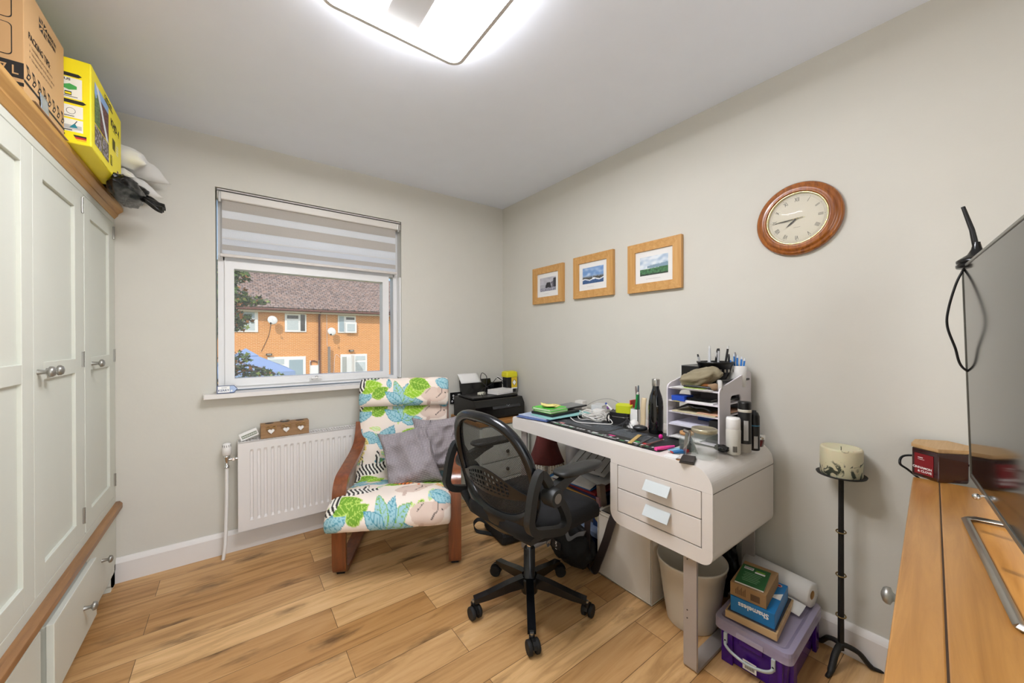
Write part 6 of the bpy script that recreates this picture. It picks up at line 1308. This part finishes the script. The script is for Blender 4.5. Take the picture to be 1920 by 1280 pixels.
def tiles():
    m = bpy.data.materials.new('weathered roof tiles'); m.use_nodes = True; nt = m.node_tree; b = nt.nodes['Principled BSDF']; N = nt.nodes.new; L = nt.links.new
    tc = N('ShaderNodeTexCoord'); br = N('ShaderNodeTexBrick'); br.inputs['Color1'].default_value = lin('a5958d')+(1,); br.inputs['Color2'].default_value = lin('7d6e68')+(1,); br.inputs['Mortar'].default_value = lin('42362f')+(1,)
    br.inputs['Scale'].default_value = 1; br.inputs['Brick Width'].default_value = .26; br.inputs['Row Height'].default_value = .17; br.inputs['Mortar Size'].default_value = .02; br.inputs['Bias'].default_value = .0
    L(tc.outputs['Object'], br.inputs['Vector']); n = N('ShaderNodeTexNoise'); n.inputs['Scale'].default_value = 6; n.inputs['Detail'].default_value = 6; L(tc.outputs['Object'], n.inputs[0])
    r = N('ShaderNodeValToRGB'); r.color_ramp.elements[0].position = .45; r.color_ramp.elements[0].color = (0, 0, 0, 1); r.color_ramp.elements[1].position = .7; L(n.outputs[0], r.inputs[0])
    mx = N('ShaderNodeMix'); mx.data_type = 'RGBA'; L(r.outputs[0], mx.inputs[0]); L(br.outputs['Color'], mx.inputs[6]); mx.inputs[7].default_value = lin('a88a78')+(1,); L(mx.outputs[2], b.inputs['Base Color']); b.inputs['Roughness'].default_value = .95; return m
hs = thing('terraced_house', 'orange brick terraced house with tiled roof seen through the window', 'house', (0, 26, GZ))
z_ = lambda z: z-GZ
m = MB(); m.box((-14, 0, 0), (26, 7.5, z_(3.0)), brick()); m.build('brick_wall', hs)
m = MB(TR(0, -.45, z_(3.06)) @ RX(34)); m.box((-14.5, 0, 0), (26.5, 5.0, .12), tiles()); m.build('roof', hs)
m = MB(); m.tube([(-14.5, -.5, z_(3.03)), (26.5, -.5, z_(3.03))], .065, mat('brown gutter', '6b3f33', .5), n=8); m.box((-14.5, -.42, z_(2.88)), (26.5, -.02, z_(3.03)), mat('cream soffit', 'cfc0a6', .6)); m.build('gutter', hs)
m = MB(); m.tube([(4.29, -.42, z_(3.0)), (4.27, -.1, z_(2.75)), (4.27, -.08, 0)], .062, MATS['brown gutter'], n=8); m.build('downpipe', hs)
WP = mat('white house joinery', 'f0f0ee', .5, var=0); HG = mat('house window glass', '8f9ca0', .12); NETC = mat('net curtain', 'c3cdcf', .7, var=.15, vs=9)
def hwin(x0, z0, x1, z1, panes, name='window'):
    m = MB(); m.box((x0, -.06, z_(z0)), (x1, .02, z_(z1)), WP); w_ = m.build(name, hs, bevel=.01)
    for a, b, c, d, mt in panes: m = MB(); m.box((x0+(x1-x0)*a, -.075, z_(z0)+(z1-z0)*b), (x0+(x1-x0)*c, -.062, z_(z0)+(z1-z0)*d), mt); m.build('pane', w_)
DKG = mat('dark window glass', '3b3d42', .15); PBG = mat('pale blue glass', '9fb3bd', .2)
hwin(-.9, 1.72, 1.1, 2.95, [(.05, .10, .33, .9, PBG), (.42, .66, .92, .92, PBG), (.42, .08, .92, .6, NETC)])
hwin(2.42, 1.75, 3.56, 2.86, [(.10, .72, .62, .9, DKG), (.10, .12, .62, .62, NETC), (.72, .06, .93, .96, DKG)])
hwin(5.35, 1.72, 6.45, 2.86, [(.07, .08, .33, .94, PBG), (.45, .76, .92, .9, DKG), (.45, .12, .92, .64, NETC)])
m = MB(RX(0)); m.box((5.78, -.2, z_(1.73)), (6.46, -.14, z_(2.42)), WP); m.box((5.88, -.21, z_(1.83)), (6.36, -.195, z_(2.32)), NETC); m.build('open_casement', hs)
hwin(1.55, -1.7, 3.52, .27, [(.03, .78, .42, .93, NETC), (.55, .04, .92, .9, PBG), (.03, .05, .42, .70, NETC)], 'door_and_sidelight')
hwin(5.50, -1.7, 7.16, .33, [(.06, .06, .22, .92, mat('obscured glass', 'b3b5b0', .4)), (.52, .80, .93, .94, NETC), (.52, .45, .93, .74, NETC), (.28, .06, .44, .92, WP)], 'door_and_window')
m = MB(); m.box((6.15, -.9, z_(-1.7)), (6.2, -.06, z_(.28)), WP); m.build('open_door', hs)
m = MB(); m.box((4.0-.22, -.12, z_(-.85)), (4.2, -.0, z_(-.3)), WP); m.box((3.74, -.03, z_(-1.2)), (3.79, 0, z_(.0)), WP); m.box((4.2, -.14, z_(-.8)), (4.27, 0, z_(.0)), mat('meter grey', '84807b', .5)); m.tube(bez([(3.8, -.05, z_(-.3)), (3.8, -.06, z_(-.08)), (3.95, -.06, z_(-.02)), (4.15, -.06, z_(-.1))], 5), .03, MATS['brown gutter'], n=6); m.build('meter_box', hs)
for x, z in ((1.62, .42), (6.15, .56)): m = MB(); m.box((x-.14, -.22, z_(z)-.05), (x+.14, 0, z_(z)+.06), MBLACK); m.box((x-.1, -.24, z_(z)-.04), (x+.1, -.22, z_(z)+.04), STEEL); m.build('security_light', hs, bevel=.01)
m = MB(); m.tube([(3.9+.8, -.03, z_(2.9)), (4.72, -.03, z_(.9))], .012, INKW, n=4); m.tube(bez([(1.72, -.03, z_(2.2)), (1.6, -.03, z_(1.5)), (1.25, -.03, z_(.6))], 6), .012, MBLACK, n=4); m.tube(bez([(7.0-1.5, -.03, z_(.1)), (5.2, -.03, z_(.3)), (5.1, -.03, z_(-.9))], 6), .01, INKW, n=4); m.tube(bez([(6.0-.2, 2.8, z_(5.2)), (6.0, 1.5, z_(4.2)), (6.1, -.4, z_(3.2))], 5), .02, MBLACK, n=4); m.build('wall_cables', hs)
m = MB(); m.box((4.72, -.3, z_(-1.75)), (4.86, -.2, z_(.85)), mat('grey plank', '8a8078', .8), RY(0)); m.build('leaning_plank', hs)
for (x, z, lb) in ((1.78, 2.42, 'white satellite dish on the brick wall by the left upper windows'), (4.92, 1.80, 'white satellite dish on the brick wall right of the downpipe')):
    sd_ = thing('satellite_dish', lb, 'satellite dish', (x, 25.55, z), 0, 'satellite dishes on the brick house')
    m = MB(RZ(12) @ RX(78) @ TR(0, 0, 0)); m.lathe([(.0, .05), (.12, .04), (.22, .012), (.255, -.01)], mat('dish white', 'e3e3e0', .5), n=28, cap=False); m.build('dish', sd_, solid=.01)
    m = MB(); m.tube([(0, .05, -.05), (.05, .25, -.15), (.05, .45, -.15)], .025, MBLACK, n=6); m.tube([(0, -.0, -.2), (-.1, -.28, -.2)], .012, MBLACK, n=6); m.box((-.15, -.34, -.25), (-.08, -.26, -.15), MBLACK); m.build('bracket', sd_)
gz = thing('garden_gazebo', 'pale blue canvas gazebo in the garden below the brick house', 'gazebo', (.30, 15.2, GZ), 0)
GZM = mat('pale blue canvas', '8ea5cb', .8, var=.03); z0 = .98
m = MB()
def roofp(r0, za, r1, zb): 
    A_ = [(-r0, -r0), (r0, -r0), (r0, r0), (-r0, r0)]; B_ = [(-r1, -r1), (r1, -r1), (r1, r1), (-r1, r1)]
    for i in range(4):
        j = (i+1) % 4; m.add([(*A_[i], za), (*A_[j], za), (*B_[j], zb), (*B_[i], zb)], [(0, 1, 2, 3)], GZM)
roofp(1.28, 1.98, .24, 2.50); roofp(.34, 2.48, .0, 2.72); roofp(1.28, 1.80, 1.28, 1.98); m.build('canopy', gz, solid=.02)
for a, b in ((-1.24, -1.24), (1.24, -1.24), (1.24, 1.24), (-1.24, 1.24)): m = MB(); m.tube([(a, b, 0), (a, b, 1.9)], .03, STEEL, n=8); m.build('leg', gz)
# trees: individual leaf blades
def leafcloud(name, label, clusters, n, size, mats, seed, trunk, stems):
    t = thing(name, label, 'tree', (trunk[0], trunk[1], GZ)); ox, oy, oz = trunk[0], trunk[1], GZ
    rr = random.Random(seed); m = MB()
    for (cx, cy, cz, rx, ry, rz_) in clusters:
        k_ = int(n*rx*rz_*8)
        for _ in range(k_):
            while True:
                p = Vector((rr.uniform(-1, 1), rr.uniform(-1, 1), rr.uniform(-1, 1)))
                if p.length < 1: break
            c = Vector((cx+p.x*rx-ox, cy+p.y*ry-oy, cz+p.z*rz_-oz)); a = Vector((rr.gauss(0, 1), rr.gauss(0, 1), rr.gauss(0, .6))).normalized(); b = a.cross(Vector((rr.gauss(0, 1), rr.gauss(0, 1), rr.gauss(0, 1)))).normalized()
            s_ = size*rr.uniform(.6, 1.2); P = [c-a*s_, c-a*s_*.3+b*s_*.35, c+b*s_*.8+a*s_*.1, c+a*s_*.2+b*s_*.25, c+a*s_, c+a*s_*.2-b*s_*.25, c-b*s_*.8+a*s_*.1, c-a*s_*.3-b*s_*.35]
            m.add(P, [tuple(range(8))], mats[rr.randrange(len(mats))])
    f = m.build('foliage', t); f['kind'] = 'stuff' if False else 'part'; del f['kind']
    m = MB(); BK = mat('bark', '5b4a3a', .9)
    m.tube([(0, 0, 0), (.02, 0, 1.5), (-.03, .0, 3.4)], [.09, .07, .03], BK, n=8)
    for P in stems: m.tube(bez([Vector(p)-Vector((ox, oy, oz)) for p in P], 5), .012, BK, n=5)
    m.build('trunk', t)
L1, L2, L3, L4 = mat('leaf green', '4d6b32', .6), mat('leaf dark', '2d4426', .6), mat('leaf light', '8aa048', .6), mat('leaf russet', 'b5793a', .6)
from mathutils import Quaternion
leafcloud('maple_tree', 'maple branches with green leaves hanging at the left of the window view', [(.0, 6.6, 2.16, .20, .4, .12), (-.05, 6.6, 1.86, .24, .4, .17), (.16, 6.6, 1.80, .27, .3, .075), (.02, 6.6, 1.52, .22, .3, .15), (-.25, 6.6, 1.8, .3, .4, .6)], 1000, .045, [L1, L2, L1, L2, L3, L1, L4], 4, (-.9, 6.8), [[(-.9, 6.8, 1.5), (-.3, 6.65, 1.75), (.38, 6.6, 1.77)], [(-.9, 6.8, 1.3), (-.2, 6.6, 1.45), (.15, 6.6, 1.48)], [(-.9, 6.8, 1.6), (-.3, 6.6, 2.1), (.1, 6.6, 2.18)]])
leafcloud('garden_shrub', 'dark leafy shrub filling the lower left of the window view', [(.0, 5.7, .99, .17, .3, .12), (.10, 5.7, .86, .26, .3, .075), (.30, 5.7, .80, .20, .25, .06), (.0, 5.7, .65, .5, .4, .14)], 1100, .036, [L2, L2, L1, L2, L4, L3], 9, (-.35, 5.9), [[(-.3, 5.7, .6), (.05, 5.7, .92), (.42, 5.7, .80)], [(-.2, 5.7, .6), (.1, 5.65, .86), (.46, 5.7, .72)]])
